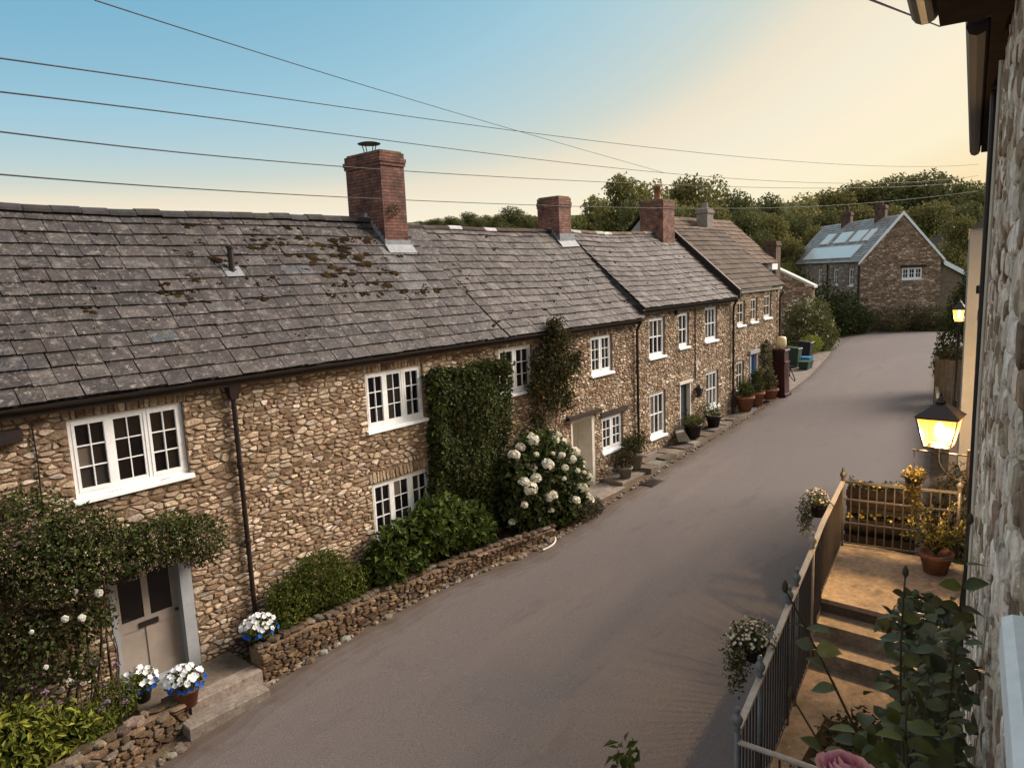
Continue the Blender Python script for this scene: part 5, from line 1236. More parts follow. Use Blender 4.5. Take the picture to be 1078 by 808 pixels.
for k in range(1, 13):
    u = k/13; bm.tube([(e0[0]+(e1[0]-e0[0])*u, e0[1]+(e1[1]-e0[1])*u, LZ+.05), (e0[0]+(e1[0]-e0[0])*u, e0[1]+(e1[1]-e0[1])*u, 3.23)], .0095, 6, caps=False)
for k in range(1, 9):
    u = k/9; bm.tube([(r1[0]+(r2[0]-r1[0])*u, r1[1]+(r2[1]-r1[1])*u, LO+.05), (r1[0]+(r2[0]-r1[0])*u, r1[1]+(r2[1]-r1[1])*u, 2.71)], .0095, 6, caps=False)
part('baluster', bm, M['baluster'], RL, label='plain round bars filling the railing')
M['finial'] = mat('finial', (.13, .145, .16), .35, spec=.5, noise=(20, .2))
for (x, y, zz, z0, mm) in [(5.05, ry_(5.05), 2.82, LO, 'finial'), (5.8, ry_(5.8), 2.885, LO, 'finial'), (7.02, ry_(7.02), 3.04, LO, 'finial'), (7.4, ry_(7.4), 3.08, LO, 'finial'), (8.35, ry_(8.35), 3.16, LO+.1, 'rail_paint'), (11.0, 3.04, 3.25, LZ, 'end_rail'), (11.27, 1.58, 3.25, LZ, 'end_rail')]:
    p = MB(); p.tube([(x, y, z0), (x, y, zz+.01)], .024, 8); p.lathe((x, y, zz), [(.026, 0), (.034, .012), (.022, .03), (.042, .07), (.048, .1), (.03, .135), (.018, .145), (.026, .165), (.02, .19), (.006, .205)], 12)
    part('post', p, M[mm], RL, True)

# planter behind the end railing
def flowerbox(): 
    t = thing('timber_planter', 'dark two tier timber planter with small yellow flowers just beyond the end railing', 'planter', (11.65, 2.75, LZ-.05))
    dirn = Fr((11.35, 3.1, 0), (.17, -.985, 0), (-.985, -.17, 0)); b = MB(); lf = MB(); bl = MB(); rng = random.Random(7)
    for (z0, z1, n0, n1) in ((1.4, 2.5, -.55, -.1), (2.55, 2.95, -.6, -.3)):
        dirn.box(b, .0, .95, z0, z1, n0, n1)
        for zz in np.arange(z0+.12, z1-.02, .16): dirn.box(b, -.015, .965, zz, zz+.1, n1, n1+.02)
        for _ in range(150): leaf_quad(lf, dirn.p(rng.uniform(0, .95), z1+rng.uniform(0, .1), rng.uniform(n0, n1)), rdir(rng), rdir(rng), .06, .03, jt(rng, rng.choice(G_DARK)))
        for _ in range(18): disc_flower(bl, dirn.p(rng.uniform(0, .95), z1+rng.uniform(.03, .11), n1-rng.uniform(0, .1)), (-1, 0, .6), .025, (.5, .33, .05), n=4)
    part('box', b, M['planter'], t); part('foliage', lf, M['leaf'], t); part('blossom', bl, M['petal'], t)
flowerbox()
# pot with golden branching plant on the landing
gp_ = plant('potted_shrub', 'terracotta pot with a twiggy golden shrub at the wall end of the landing', 'potted plant', (10.72, 1.74, LZ))
pm = MB(); pm.lathe((10.72, 1.74, LZ), [(.14, 0), (.19, .22), (.215, .23), (.215, .29), (.18, .29), (.17, .25)], 18); part('pot', pm, M['terracotta'], gp_, True)
s = MB(); lv = MB(); rg3 = random.Random(15)
for k in range(34):
    d = vnorm((rg3.gauss(-.1, .5), rg3.gauss(.1, .55), .75)); L = rg3.uniform(.35, .75); b0 = (10.72, 1.74, LZ+.25); e = vadd(b0, vmul(d, L)); md = vadd(vadd(b0, vmul(d, L*.5)), (rg3.uniform(-.06, .06), rg3.uniform(-.06, .06), .1))
    pts = bez(b0, md, e, 6); s.tube(pts, [.009-.001*i for i in range(7)], 4)
    for p in pts[2:]:
        for _ in range(4): leaf_quad(lv, vadd(p, vmul(rdir(rg3), .035)), vadd(d, vmul(rdir(rg3), .9)), rdir(rg3), .055*rg3.uniform(.6, 1.2), .032, jt(rg3, rg3.choice([(.28, .22, .05), (.2, .18, .045), (.34, .27, .08), (.12, .12, .03)])))
part('stem', s, M['stem'], gp_); part('foliage', lv, M['leaf'], gp_)
# baskets hung outside the handrail
def rail_pot(label, x, seed, L, bl=0):
    y = ry_(x)+.16; z = rz(x)-.18; t = plant('hanging_pot', label, 'hanging pot', (x, y, z), 'pots hung outside the railing'); rng = random.Random(seed)
    pm = MB(); pm.lathe((x, y, z), [(.085, 0), (.115, .17), (.125, .175), (.125, .2), (.1, .2), (.095, .17)], 14); pm.tube([(x, y-.1, z+.19), (x, y-.16, z+.215), (x, y-.2, z+.17)], .008, 5); part('pot', pm, M['pot_black'], t, True)
    lv = MB(); blob_leaves(lv, [(x, y+.03, z+.24, .2*L, .16*L, .13, 2), (x-.1, y+.13, z+.06, .13*L, .11*L, .24*L, 2), (x-.05, y+.16, z-.12*L, .1, .09, .22*L, 1)], int(700*L), .04, .022, G_OLIVE+[(.14, .14, .07), (.1, .11, .05)], rng, inner=.3); part('foliage', lv, M['leaf'], t)
    wf = MB()
    for _ in range(int(60*L)):
        d = rdir(rng); disc_flower(wf, (x+d[0]*.2*L, y+.04+d[1]*.17*L, z+.24+abs(d[2])*.14), vadd(d, (0, 0, .5)), .016, (.6, .55, .42), n=4)
    part('blossom', wf, M['petal'], t)
rail_pot('black pot with pale trailing plant hung on the far part of the railing', 9.75, 3, 1.0)
rail_pot('black pot with a larger white flowered trailing plant hung near the closest finials', 6.25, 4, 1.35)

# ------------------------------------------------------------------ street lamps
def lamp(label, x, y, zb, zl, w, h, gm, power, lr, postr=.045, bas=False):
    t = thing('street_lamp', label, 'street lamp', (x, y, zb), 'lit lanterns on the right of the street')
    p = MB(); p.lathe((x, y, zb), [(.13, 0), (.13, .25), (.09, .3), (.07, .8), (.09, .84), (postr, .9), (postr*.85, zl-zb-.12), (.075, zl-zb-.1), (.03, zl-zb-.04), (.05, zl-zb)], 14); part('post', p, M['black_iron'], t, True)
    f = MB(); a, b = w*.5, w*.32
    lo = [(x+sx*b, y+sy*b, zl+.03) for sx, sy in ((-1, -1), (1, -1), (1, 1), (-1, 1))]; hi = [(x+sx*a, y+sy*a, zl+h) for sx, sy in ((-1, -1), (1, -1), (1, 1), (-1, 1))]
    for q, r in zip(lo, hi): f.tube([q, r], .014, 6)
    for k in range(4): f.tube([lo[k], lo[(k+1) % 4]], .014, 6); f.tube([hi[k], hi[(k+1) % 4]], .018, 6)
    tp = [(x+sx*.07, y+sy*.07, zl+h+.19) for sx, sy in ((-1, -1), (1, -1), (1, 1), (-1, 1))]
    hh = [(q[0]+(q[0]-x)*.12, q[1]+(q[1]-y)*.12, q[2]+.01) for q in hi]; f.hexa(hh+tp); f.lathe((x, y, zl+h+.19), [(.07, 0), (.09, .02), (.05, .07), (.02, .1), (.03, .12), (.005, .17)], 10); f.lathe((x, y, zl), [(.05, 0), (b*.9, .028)], 8)
    part('lantern_frame', f, M['black_iron'], t)
    g = MB(); s = .96
    L2 = [(x+(q[0]-x)*s, y+(q[1]-y)*s, q[2]+.01) for q in lo]; H2_ = [(x+(q[0]-x)*s, y+(q[1]-y)*s, q[2]-.012) for q in hi]
    for k in range(4): g.poly([L2[k], L2[(k+1) % 4], H2_[(k+1) % 4], H2_[k]])
    part('pane', g, M[gm], t)
    m_ = MB(); m_.lathe((x, y, zl+h*.45), [(.02, 0), (.06, .05), (.07, .1), (.05, .16), (.02, .2)], 10); part('bulb', m_, M['flame'], t, True)
    ld_ = bpy.data.lights.new('lantern_light', 'POINT'); ld_.energy = power; ld_.color = (1, .58, .2); ld_.shadow_soft_size = lr
    lo_ = bpy.data.objects.new('lantern_light', ld_); COL.objects.link(lo_); lo_.parent = t; lo_.location = (0, 0, zl+h*.5-zb)
    return t
def wall_lantern(label, x, y, zl, w, h, ywall, gm, power):
    t = thing('wall_lantern', label, 'lantern', (x, ywall, zl-.1), 'lit lanterns on the right of the street')
    f = MB(); a, b = w*.5, w*.32; sq = ((-1, -1), (1, -1), (1, 1), (-1, 1))
    lo = [(x+sx*b, y+sy*b, zl+.03) for sx, sy in sq]; hi = [(x+sx*a, y+sy*a, zl+h) for sx, sy in sq]
    for q, r in zip(lo, hi): f.tube([q, r], .012, 6)
    for k in range(4): f.tube([lo[k], lo[(k+1) % 4]], .012, 6); f.tube([hi[k], hi[(k+1) % 4]], .016, 6)
    tp = [(x+sx*.06, y+sy*.06, zl+h+.17) for sx, sy in sq]; hh = [(q[0]+(q[0]-x)*.12, q[1]+(q[1]-y)*.12, q[2]+.01) for q in hi]
    f.hexa(hh+tp); f.lathe((x, y, zl+h+.17), [(.06, 0), (.08, .02), (.045, .06), (.02, .09), (.028, .11), (.005, .15)], 10); f.lathe((x, y, zl), [(.04, 0), (b*.7, .028)], 8)
    part('lantern_frame', f, M['black_iron'], t)
    br = MB(); br.tube([(x, ywall-.05, zl-.06), (x, y+.3, zl-.06)], .014, 7); br.tube(bez((x, ywall-.03, zl-.42), (x, y, zl-.4), (x, y, zl-.06), 10), .012, 6); br.tube([(x, y, zl-.06), (x, y, zl+.01)], .02, 7); br.box(x-.04, x+.04, ywall-.05, ywall+.03, zl-.5, zl+.02)
    part('bracket', br, M['black_iron'], t)
    g = MB(); s = .95
    L2 = [(x+(q[0]-x)*s, y+(q[1]-y)*s, q[2]+.01) for q in lo]; H2_ = [(x+(q[0]-x)*s, y+(q[1]-y)*s, q[2]-.012) for q in hi]
    for k in range(4): g.poly([L2[k], L2[(k+1) % 4], H2_[(k+1) % 4], H2_[k]])
    part('pane', g, M[gm], t)
    m_ = MB(); m_.lathe((x, y, zl+h*.42), [(.02, 0), (.05, .04), (.06, .08), (.045, .13), (.02, .16)], 10); part('bulb', m_, M['flame'], t, True)
    ld_ = bpy.data.lights.new('lantern_light', 'POINT'); ld_.energy = power; ld_.color = (1, .64, .3); ld_.shadow_soft_size = .06
    lo_ = bpy.data.objects.new('lantern_light', ld_); COL.objects.link(lo_); lo_.parent = t; lo_.location = (0, y-ywall, h*.5+.1)
wall_lantern('glowing amber lantern on an iron bracket of the limewashed house above the landing', 10.4, 1.72, 4.05, .46, .42, 1.37, 'lamp_glass', 620)
LAMP_F = lamp('small lit street lantern on a slim post before the dark hedge far down the street', 28.0, 4.22, .77, 4.3, .38, .44, 'lamp_far', 70, .1)
hbk = plant('hanging_basket', 'hanging basket of trailing lit foliage under the amber wall lantern', 'hanging basket', (10.4, 1.98, 3.5))
b = MB(); b.lathe((10.4, 1.98, 3.5), [(.04, 0), (.11, .06), (.13, .13), (.11, .13)], 14); b.tube([(10.4, 2.0, 3.98), (10.4, 1.98, 3.6)], .006, 5); part('basket', b, M['black_iron'], hbk)
lv = MB(); blob_leaves(lv, [(10.4, 1.98, 3.66, .15, .15, .09, 1), (10.38, 2.0, 3.48, .12, .12, .22, 1), (10.36, 1.95, 3.3, .08, .08, .22, .5)], 900, .04, .022, [(.28, .2, .05), (.2, .15, .04), (.13, .11, .03)], random.Random(3), inner=.3); part('foliage', lv, M['leaf'], hbk)
bush('dark_bush', 'dark bushy shrub behind the end railing of the landing', 'shrub', (12.3, 1.75, .25), [(12.35, 1.72, 2.6, .55, .42, .75, 2), (12.3, 2.05, 2.2, .45, .35, .7, 1), (12.4, 1.5, 1.6, .5, .5, 1.2, 1)], 3200, .075, .035, [(.05, .045, .028), (.035, .034, .018), (.07, .062, .04)], 31)

# fence and hedges at the right of the road beyond
fe = thing('timber_fence', 'weathered upright board fence behind the far street lamp', 'fence', (31, 4.8, .85)); fb = MB(); rf_ = random.Random(2)
y = 2.9
while y < 5.34:
    fb.box(31.0, 31.03, y, y+.135, T(31, y), T(31, y)+1.75+rf_.uniform(-.04, .04), 0, jt(rf_, (.13, .095, .06), .2)); y += .145
part('board', fb, M['fence'], fe, label='upright boards nailed edge to edge'); fp = MB()
for yy in (3.4, 4.4, 5.3): fp.box(31.031, 31.13, yy, yy+.1, T(31, yy), T(31, yy)+1.85, 0, (.13, .1, .06))
part('post', fp, M['fence'], fe)
f2_ = MB(); fsl = thing('roadside_wall', 'low weathered timber and earth bank wall along the right of the road', 'wall', (22, 3.8, .5))
f2_.hexa([(22.1, 3.52, .3), (31, 5.36, .6), (31, 5.24, .6), (22.1, 3.4, .3), (22.1, 3.52, 1.3), (31, 5.36, 1.6), (31, 5.24, 1.6), (22.1, 3.4, 1.3)], 0, (.2, .16, .11)); part('wall_body', f2_, M['fence'], fsl)
bush('hedge', 'tall dark hedge rounding up behind the board fence and far lamp', 'hedge', (33.5, 4.8, .9), [(34.0, 5.15, 3.1, 1.2, .7, 1.3, 2), (34.3, 4.9, 4.3, 1.2, .68, 1.3, 2), (34.6, 4.6, 5.3, 1.2, .6, 1.0, 1.4), (33.4, 5.4, 2.2, .9, .5, .8, 1.2), (34.5, 4.0, 3.5, 1.2, 1.0, 2.0, 1.6)], 8500, .13, .07, G_DARK+[(.045, .05, .016)], 32)
bush('hedge', 'low straggly brown hedge top spilling over the board fence', 'hedge', (31.6, 4.7, .9), [(31.5, 4.9, 2.65, .5, .45, .35, 1), (31.4, 4.3, 2.75, .5, .6, .35, 1), (31.6, 5.2, 2.2, .35, .3, .5, .6)], 2200, .1, .05, G_BROWN+[(.1, .085, .04)], 33)

# ------------------------------------------------------------------ roses in front of the right house
FG = plant('rose_bush', 'tall dark leaved rose bush climbing beside the window ledge with one pink bloom', 'rose', (2.4, .5, LO))
rr3 = random.Random(19); lv = MB(); s = MB()
def spray(pts, rad, n, L, spread, mb=lv, pal=None):
    s.tube(pts, [rad*(1-.6*i/(len(pts)-1)) for i in range(len(pts))], 6)
    for _ in range(n):
        i = rr3.randrange(len(pts)//3, len(pts)); p = vadd(pts[i], vmul(rdir(rr3), spread)); rose_leaf(p, L*rr3.uniform(.75, 1.2), pal)
def rose_leaf(p, L, pal=None, d=None, up=None):
    """a toothed oval leaf blade, cupped along its midrib"""
    d = vnorm(d or vadd(rdir(rr3), (-.25, .25, -.15))); up = vnorm(up or vadd((rr3.uniform(-.7, .4), rr3.uniform(-.3, .7), 1), vmul(rdir(rr3), .5)))
    sd = vnorm(vcross(d, up)); u = vcross(sd, d); c = jt(rr3, rr3.choice(pal or [(.038, .047, .02), (.028, .037, .016), (.055, .064, .025), (.075, .072, .024), (.08, .08, .04)]), .3); W = L*.36; n = 6
    q = lambda a, b, cc: (p[0]+d[0]*a+sd[0]*b+u[0]*cc, p[1]+d[1]*a+sd[1]*b+u[1]*cc, p[2]+d[2]*a+sd[2]*b+u[2]*cc)
    prof = [0, .62, .95, 1, .82, .48, 0]; mid = []; lft = []; rgt = []
    curl = rr3.uniform(.05, .3)
    for k in range(n+1):
        a = L*k/n; dr = -curl*L*(k/n)**2; w = W*prof[k]*rr3.uniform(.94, 1.06)
        mid.append(q(a, 0, dr)); lft.append(q(a-.01*L, w, dr+w*.28)); rgt.append(q(a-.01*L, -w, dr+w*.28))
    i = lv.idx(mid+lft+rgt); m1 = n+1
    for k in range(n):
        lv.face((i+k, i+k+1, i+m1+k+1, i+m1+k), 0, c); lv.face((i+k+1, i+k, i+2*m1+k, i+2*m1+k+1), 0, c)
for k in range(20):
    a = (2.3+rr3.uniform(-.3, 1.3), .42+.1*rr3.uniform(-1, 1)+.14*.4, LO+.1); t_ = rr3.uniform(0, 1)
    ex = a[0]+rr3.uniform(-.2, .5); e = (ex, .02+ex*rr3.uniform(.13, .185), min(rr3.uniform(4.6, 5.5), 6.42-.43*ex)); spray(bez(a, ((a[0]+e[0])/2, (a[1]+e[1])/2+.03, 3.6), e, 14), .007, 75, .058, .09)
for k in range(1150):
    x_ = rr3.uniform(1.75, 3.6); rose_leaf((x_, -.1+x_*rr3.uniform(.16, .232), rr3.uniform(3.9, 6.5-.44*x_)), .047*rr3.uniform(.7, 1.3))
# three sprigs that reach out over the steps
LM = [(.075, .085, .025), (.1, .11, .025), (.06, .07, .028), (.13, .13, .03)]
for (base, mid, tip) in [((1.75, .36, 5.2), (1.62, .46, 5.55), (1.42, .5, 5.83)), ((1.95, .36, 5.1), (1.88, .38, 5.45), (1.76, .345, 5.78)), ((1.9, .27, 5.3), (1.93, .26, 5.6), (1.92, .245, 5.88)), ((1.5, .3, 5.2), (1.4, .36, 5.45), (1.38, .47, 5.62)), ((1.6, .25, 5.2), (1.55, .3, 5.45), (1.5, .28, 5.62))]:
    pts = bez(base, mid, tip, 10); s.tube(pts, [.0038-.0002*i for i in range(11)], 6)
    for i in (3, 5, 6, 7, 8):
        for sg in (-1, 1):
            if rr3.random() < .8: rose_leaf(pts[i], .052*rr3.uniform(.8, 1.2), LM, d=(rr3.uniform(-.6, .2)*sg, sg*.9, rr3.uniform(-.1, .5)))
    s.lathe(tip, [(.003, -.008), (.007, .0), (.006, .01), (.002, .019)], 8)
for k in range(70):
    rose_leaf((rr3.uniform(1.4, 1.8), rr3.uniform(.2, .4), rr3.uniform(5.2, 5.55)), .05*rr3.uniform(.7, 1.2), LM[:3])
part('stem', s, M['stem'], FG, True); part('foliage', lv, M['rose_leaf'], FG, True)
pk = MB(); c = (1.09, .285, 5.70)
for k in range(34):
    L_ = k/34; an = k*2.4; r = .005+.022*L_; out = (math.cos(an), math.sin(an), 0); p = (c[0]+out[0]*r, c[1]+out[1]*r, c[2]-.01*L_)
    sd = (-math.sin(an), math.cos(an), 0); h = .032-.01*L_; w = .01+.012*L_
    q = lambda a, b, o: (p[0]+sd[0]*a+out[0]*o, p[1]+sd[1]*a+out[1]*o, p[2]+b)
    i = pk.idx([q(-w*.6, -.012, 0), q(w*.6, -.012, 0), q(-w, h*.5, .004+.004*L_), q(0, h*.45, .007+.005*L_), q(w, h*.5, .004+.004*L_), q(-w*.7, h, .002+.016*L_), q(0, h*1.08, .004+.018*L_), q(w*.7, h, .002+.016*L_)])
    cc = jt(rr3, (.8, .34+.2*L_, .42+.14*L_), .1)
    for f in ((0, 1, 3), (0, 3, 2), (1, 4, 3), (2, 3, 6, 5), (3, 4, 7, 6)): pk.face([i+x for x in f], 0, cc)
part('rose_bloom', pk, M['petal'], FG, True); sm_ = MB(); sm_.tube(bez((1.5, .28, 5.2), (1.2, .25, 5.45), (1.09, .285, 5.72), 8), .004, 5); part('flower_stalk', sm_, M['stem'], FG)
# scrub in the bed below the bush
bush('border_plant', 'loose reddish brown border plants in the bed at the foot of the steps', 'plants', (6.2, 1.5, LO+.1), [(6.6, 1.6, LO+.3, .55, .4, .3, 1), (6.0, 1.3, LO+.45, .6, .5, .45, 1.4), (5.5, 1.6, LO+.35, .5, .4, .35, 1), (6.9, 1.2, LO+.4, .5, .3, .4, 1)], 3000, .07, .035, [(.05, .03, .018), (.04, .04, .015), (.075, .05, .025), (.03, .03, .012)], 34)
bush('tall_sprig', 'bright green leafy sprig rising from below at the bottom edge of the road', 'plant', (3.55, 2.25, 2.6), [(3.55, 2.24, 3.42, .1, .1, .1, 1), (3.5, 2.2, 3.25, .12, .12, .15, 1)], 60, .1, .045, [(.09, .11, .02), (.07, .09, .02)], 35, stems=2)

# ------------------------------------------------------------------ overhead wires
def wire(label, pts, r=.0085):
    mb = MB(); n = 40
    # smooth curve through the points
    P = [np.array(p, float) for p in pts]
    d = [0.0]
    for a, b in zip(P, P[1:]): d.append(d[-1]+float(np.linalg.norm(b-a)))
    def at(t):
        out = np.zeros(3)
        for i in range(len(P)):
            w = 1.0
            for j in range(len(P)):
                if i != j: w *= (t-d[j])/(d[i]-d[j])
            out += P[i]*w
        return tuple(out)
    mb.tube([at(d[-1]*k/n) for k in range(n+1)], r, 5)
    single('overhead_wire', mb, M['wire'], label, 'overhead wire', tuple(P[0]), 'overhead wires across the street')
wire('highest thin wire slanting from the upper left towards the chimneys', [(3.47, 8.83, 9.67), (11.24, 13.38, 10.83), (29.65, 16.08, 10.73)])
wire('second overhead wire, entering the left edge nearest the top', [(2.17, 7.94, 8.64), (6.66, 10.75, 9.51), (15.38, 12.25, 10.19), (39.41, 5.51, 10.59)])
wire('middle overhead wire, entering the left edge just below the second', [(2.15, 8.01, 8.36), (9.44, 11.33, 9.23), (18.33, 11.8, 9.5), (39.46, 5.49, 10.09)])
wire('fourth overhead wire crossing in front of the tall brick chimney', [(2.12, 8.09, 8.02), (9.47, 11.43, 8.68), (18.37, 11.83, 9.08), (28.24, 9.72, 9.3), (39.47, 5.56, 9.84)])
wire('lowest overhead wire, just clearing the slate ridge', [(2.09, 8.16, 7.64), (7.61, 11.64, 8.11), (18.42, 11.88, 8.37), (28.3, 9.73, 8.6), (39.52, 5.47, 9.41)])
wire('short wire running into the dark gutter at the upper right', [(3.85, 1.1, 7.77), (8.09, 1.5, 8.64)])


# ------------------------------------------------------------------ woodland
def make_tree(seed, h, r, trunk_h, pal, n=7500, leaf=.3):
    rng = random.Random(seed)
    t = thing('tree', 'tree', 'tree', (0, 0, 0)); 
    blobs = []
    for k in range(15):
        a = rng.uniform(0, 2*PI); q = math.sqrt(rng.random())*.72; zz = rng.uniform(trunk_h, h*.9); env = math.sin(PI*min(1, max(.12, (zz-trunk_h*.5)/(h-trunk_h*.5)))**.8)
        rad = r*rng.uniform(.28, .5); blobs.append((math.cos(a)*r*q*max(.35, env), math.sin(a)*r*q*max(.35, env), zz, rad, rad, rad*.75, rad*rad))
    blobs.append((0, 0, h*.86, r*.4, r*.4, h*.13, r*r*.16))
    lv = MB(); blob_leaves(lv, blobs, n, leaf, leaf*.62, pal, rng, inner=.55)
    part('crown', lv, M['leaf'], t)
    tk = MB(); tk.tube([(0, 0, -.5), (.05, 0, trunk_h), (0, .1, h*.6), (.1, .1, h*.85)], [r*.09, r*.075, r*.045, r*.015], 7)
    for b in blobs[:9]: z0 = rng.uniform(trunk_h*.8, h*.6); tk.tube(bez((0, 0, z0), (b[0]*.5, b[1]*.5, z0+.3*(b[2]-z0)), (b[0], b[1], b[2]), 4), [r*.03, r*.025, r*.018, r*.012, r*.006], 5)
    part('trunk', tk, M['bark'], t, True)
    return t
G_WOOD = [(0.161, 0.149, 0.052), (0.207, 0.190, 0.063), (0.127, 0.121, 0.041), (0.241, 0.218, 0.075)]
G_WOOD2 = [(0.218, 0.201, 0.069), (0.265, 0.241, 0.086), (0.172, 0.167, 0.057)]
G_WOOD3 = [(0.127, 0.132, 0.048), (0.161, 0.167, 0.060), (0.103, 0.109, 0.041)]
PROT = [make_tree(1, 10, 4.2, 2.2, G_WOOD), make_tree(2, 10, 3.6, 1.8, G_WOOD2), make_tree(3, 10, 4.0, 2.0, G_WOOD3), make_tree(4, 10, 3.0, 2.6, G_WOOD2, 4600)]
TREES = [(76.5, 51.0, 14.3, 3.9, 3), (71.5, 44.1, 15.7, 4.5, 3), (68.1, 38.0, 14.1, 3.8, 1), (78.5, 39.9, 15.5, 4.8, 0), (87.1, 40.3, 16.1, 4.8, 1), (84.7, 35.9, 13.5, 3.9, 2), (56.7, 33.8, 11.1, 3.2, 2), (56.4, 30.2, 10.5, 3.0, 2), (63.3, 30.0, 10.9, 3.5, 0), (68.3, 28.4, 10.1, 3.6, 2), (67.4, 25.3, 9.5, 3.1, 0), (97.2, 36.9, 13.6, 4.6, 2), (106.1, 35.8, 14.1, 5.6, 1), (79.4, 27.5, 9.8, 3.6, 2), (112.9, 34.4, 14.7, 6.2, 0), (119.8, 32.0, 15.6, 7.0, 0), (122.8, 28.1, 15.9, 7.3, 2), (119.7, 23.4, 15.9, 7.1, 2), (110.5, 18.0, 14.4, 5.6, 2), (103.0, 14.3, 12.8, 5.0, 2), (88.0, 27.0, 10.7, 4.4, 2), (92.8, 24.7, 11.3, 4.5, 0), (95.6, 21.8, 11.2, 4.4, 0), (90.5, 16.4, 10.9, 4.6, 0), (83.1, 12.4, 9.9, 3.7, 2), (57.7, 22.8, 7.6, 2.4, 2), (62.2, 22.1, 7.0, 2.3, 0), (74.4, 23.5, 8.5, 3.0, 0), (61.3, 9.4, 7.8, 2.4, 0), (121.2, 88.4, 12.3, 4.9, 0), (114.8, 80.1, 13.4, 4.6, 2), (134.6, 103.8, 12.7, 5.9, 0), (175.0, 192.3, 6.6, 5.5, 2), (172.5, 180.9, 8.2, 5.8, 2), (169.6, 169.8, 9.4, 6.0, 2), (166.4, 158.8, 11.2, 6.2, 2), (177.4, 161.7, 9.3, 6.0, 2), (152.7, 129.2, 13.9, 7.7, 2), (159.5, 128.8, 11.5, 6.7, 0), (161.2, 142.3, 11.3, 5.0, 2), (209.8, 214.5, 3.1, 5.8, 0), (185.8, 209.5, 4.7, 4.9, 0)]
KIND = ['broad dark olive tree', 'lighter olive green tree', 'deep green rounded tree', 'thin crowned open tree']
def where(x, y):
    b = math.degrees(math.atan2(y, x)); d = math.hypot(x, y)
    if d > 140: return 'far hill between the chimneys'
    if b > 28: return 'wood above the slate roofs'
    if b > 20.5: return 'wood behind the brown roof'
    if b > 14: return 'wood behind the solar panel roof'
    return 'wood beyond the right gable'
used = set(); rt = random.Random(23)
bycell = {}
for i, (x, y, h, r, k) in enumerate(TREES): bycell.setdefault((k, where(x, y)), []).append((x, y, h, r))
for (k, w_), lst in bycell.items():
    lst.sort(key=lambda q: -math.atan2(q[1], q[0]))
    names = {1: ['the only one'], 2: ['left one', 'right one'], 3: ['leftmost', 'middle one', 'rightmost']}.get(len(lst)) or (['leftmost']+['%s from the left' % o for o in ('second', 'third', 'fourth', 'fifth', 'sixth', 'seventh', 'eighth', 'ninth')][:len(lst)-2]+['rightmost'])
    for j, (x, y, h, r) in enumerate(lst):
        lab = '%s in the %s' % (KIND[k], w_) + ('' if len(lst) == 1 else ', '+names[j])
        p = PROT[k]; sc = (r/[4.2, 3.6, 4.0, 3.0][k], r/[4.2, 3.6, 4.0, 3.0][k], h/10)
        if p.name not in used:
            used.add(p.name); p.location = (x, y, T(x, y)-.2); p.scale = sc; p.rotation_euler = (0, 0, rt.uniform(0, 6)); p['label'] = lab; o = p
        else: o = dup(p, (x, y, T(x, y)-.2), rt.uniform(0, 6), sc, lab)
        o['group'] = 'trees of the woods behind the village'
fm_ = MB(); 
for i in range(6):
    pass
ff = [(172, 152), (200, 175), (196, 186), (166, 162)]
fm_.poly([(x, y, T(x, y)+.6) for x, y in ff]); struct('field', fm_, M['field'])

# ------------------------------------------------------------------ sky, sun, camera
w = bpy.data.worlds.new('World'); SC.world = w; w.use_nodes = True
nt = w.node_tree; bg = nt.nodes['Background']
sky = nt.nodes.new('ShaderNodeTexSky'); sky.sky_type = 'NISHITA'; sky.sun_disc = False
SUN_EL, SUN_AZ = math.radians(2.6), math.radians(-4)        # azimuth from +X towards +Y
sky.sun_elevation = SUN_EL; sky.sun_rotation = math.radians(90)-SUN_AZ
sky.air_density = 1.0; sky.dust_density = 1.9; sky.ozone_density = 2.0; sky.altitude = 50
L_ = nt.links.new
sx_ = nt.nodes.new('ShaderNodeSeparateColor'); L_(sky.outputs[0], sx_.inputs[0])
ad_ = nt.nodes.new('ShaderNodeMath'); L_(sx_.outputs[0], ad_.inputs[0]); L_(sx_.outputs[2], ad_.inputs[1])
dv_ = nt.nodes.new('ShaderNodeMath'); dv_.operation = 'DIVIDE'; L_(sx_.outputs[0], dv_.inputs[0]); L_(ad_.outputs[0], dv_.inputs[1])
# dusk grading of the physical sky: its own warmth decides the colour
rp_ = nt.nodes.new('ShaderNodeValToRGB'); els = rp_.color_ramp.elements
def lin(c): return tuple(((v/255+.055)/1.055)**2.4 for v in c)+(1,)
stops = [(.22, (118, 174, 205)), (.31, (126, 182, 210)), (.37, (163, 204, 221)), (.42, (188, 212, 217)), (.47, (210, 219, 210)), (.52, (240, 230, 207)), (.56, (246, 235, 211)), (.61, (248, 240, 217)), (.67, (255, 242, 214)), (.76, (255, 244, 211)), (.88, (255, 226, 172))]
els[0].position, els[0].color = stops[0][0], lin(stops[0][1]); els[1].position, els[1].color = stops[-1][0], lin(stops[-1][1])
for p_, c_ in stops[1:-1]: els.new(p_).color = lin(c_)
L_(dv_.outputs[0], rp_.inputs[0]); bg.inputs['Strength'].default_value = .15
tn_ = nt.nodes.new('ShaderNodeMix'); tn_.data_type = 'RGBA'; tn_.blend_type = 'MULTIPLY'; tn_.inputs['Factor'].default_value = 1; tn_.inputs['B'].default_value = (1.42, 1.42, 1.42, 1); tn_.clamp_result = False
L_(rp_.outputs[0], tn_.inputs['A'])
tcw = nt.nodes.new('ShaderNodeTexCoord'); spw = nt.nodes.new('ShaderNodeSeparateXYZ'); L_(tcw.outputs['Generated'], spw.inputs[0])
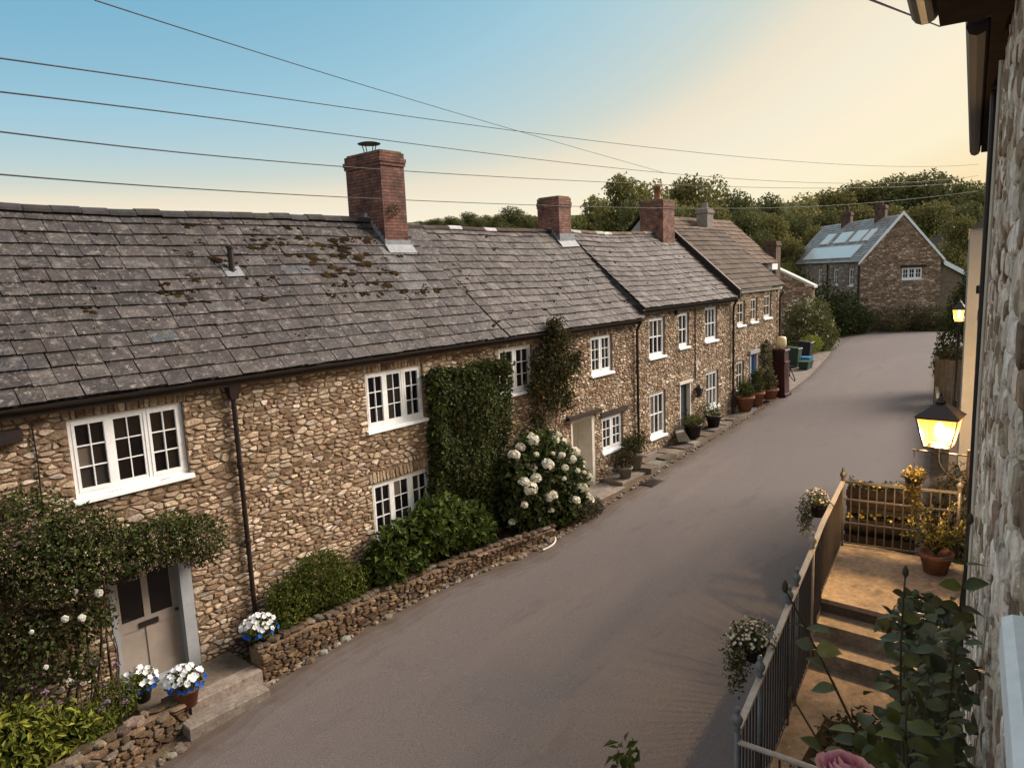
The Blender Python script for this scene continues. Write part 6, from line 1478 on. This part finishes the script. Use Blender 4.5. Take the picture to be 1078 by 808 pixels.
def rmp(sock, a, b):
    n = nt.nodes.new('ShaderNodeMapRange'); n.interpolation_type = 'SMOOTHSTEP'; n.inputs[1].default_value = a; n.inputs[2].default_value = b; L_(sock, n.inputs[0]); return n.outputs[0]
# unseen pale fill added overhead and over the eastern sky to warm blue shade
fz = rmp(spw.outputs[2], .42, .75); fx = rmp(spw.outputs[0], -.05, -.55)
fm2 = nt.nodes.new('ShaderNodeMath'); fm2.operation = 'MAXIMUM'; L_(fz, fm2.inputs[0]); L_(fx, fm2.inputs[1])
fm3 = nt.nodes.new('ShaderNodeMath'); fm3.operation = 'MULTIPLY'; fm3.inputs[1].default_value = .78; L_(fm2.outputs[0], fm3.inputs[0])
sky_fill = nt.nodes.new('ShaderNodeMix'); sky_fill.data_type = 'RGBA'; sky_fill.inputs['B'].default_value = (1.14, 1.09, 1.05, 1)
L_(fm3.outputs[0], sky_fill.inputs['Factor']); L_(tn_.outputs['Result'], sky_fill.inputs['A']); L_(sky_fill.outputs['Result'], bg.inputs['Color']); bg.inputs['Strength'].default_value = .145
sl_d = bpy.data.lights.new('sun', 'SUN'); sl_d.energy = 1.6; sl_d.angle = math.radians(32); sl_d.color = (1, .85, .72)
so_ = bpy.data.objects.new('sun', sl_d); COL.objects.link(so_)
LE, LA = math.radians(34), math.radians(-30)
dv = Vector((math.cos(LE)*math.cos(LA), math.cos(LE)*math.sin(LA), math.sin(LE)))
so_.rotation_euler = dv.to_track_quat('Z', 'Y').to_euler()
cd = bpy.data.cameras.new('camera'); cam = bpy.data.objects.new('camera', cd); COL.objects.link(cam)
f_ = 749.4625; cd.sensor_width = 36; cd.lens = f_/1078*36; cd.clip_start = .05; cd.clip_end = 4000
Rm = ((0.64916578, -0.14159991, 0.74735083), (-0.75951283, -0.06703356, 0.64702918), (-0.04152169, -0.98765174, -0.15106284))
m4 = Matrix([[Rm[i][0], -Rm[i][1], -Rm[i][2], (0, 0, 6.5)[i]] for i in range(3)]+[[0, 0, 0, 1]])
cam.matrix_world = m4; SC.camera = cam
SC.view_settings.view_transform = 'Standard'; SC.view_settings.look = 'None'; SC.view_settings.exposure = 2.25; SC.view_settings.gamma = 1
SC.render.engine = 'CYCLES'; SC.cycles.use_denoising = True; SC.cycles.denoiser = 'OPENIMAGEDENOISE'
SC.cycles.max_bounces = 6; SC.cycles.transparent_max_bounces = 8
SC.cycles.sample_clamp_indirect = 6
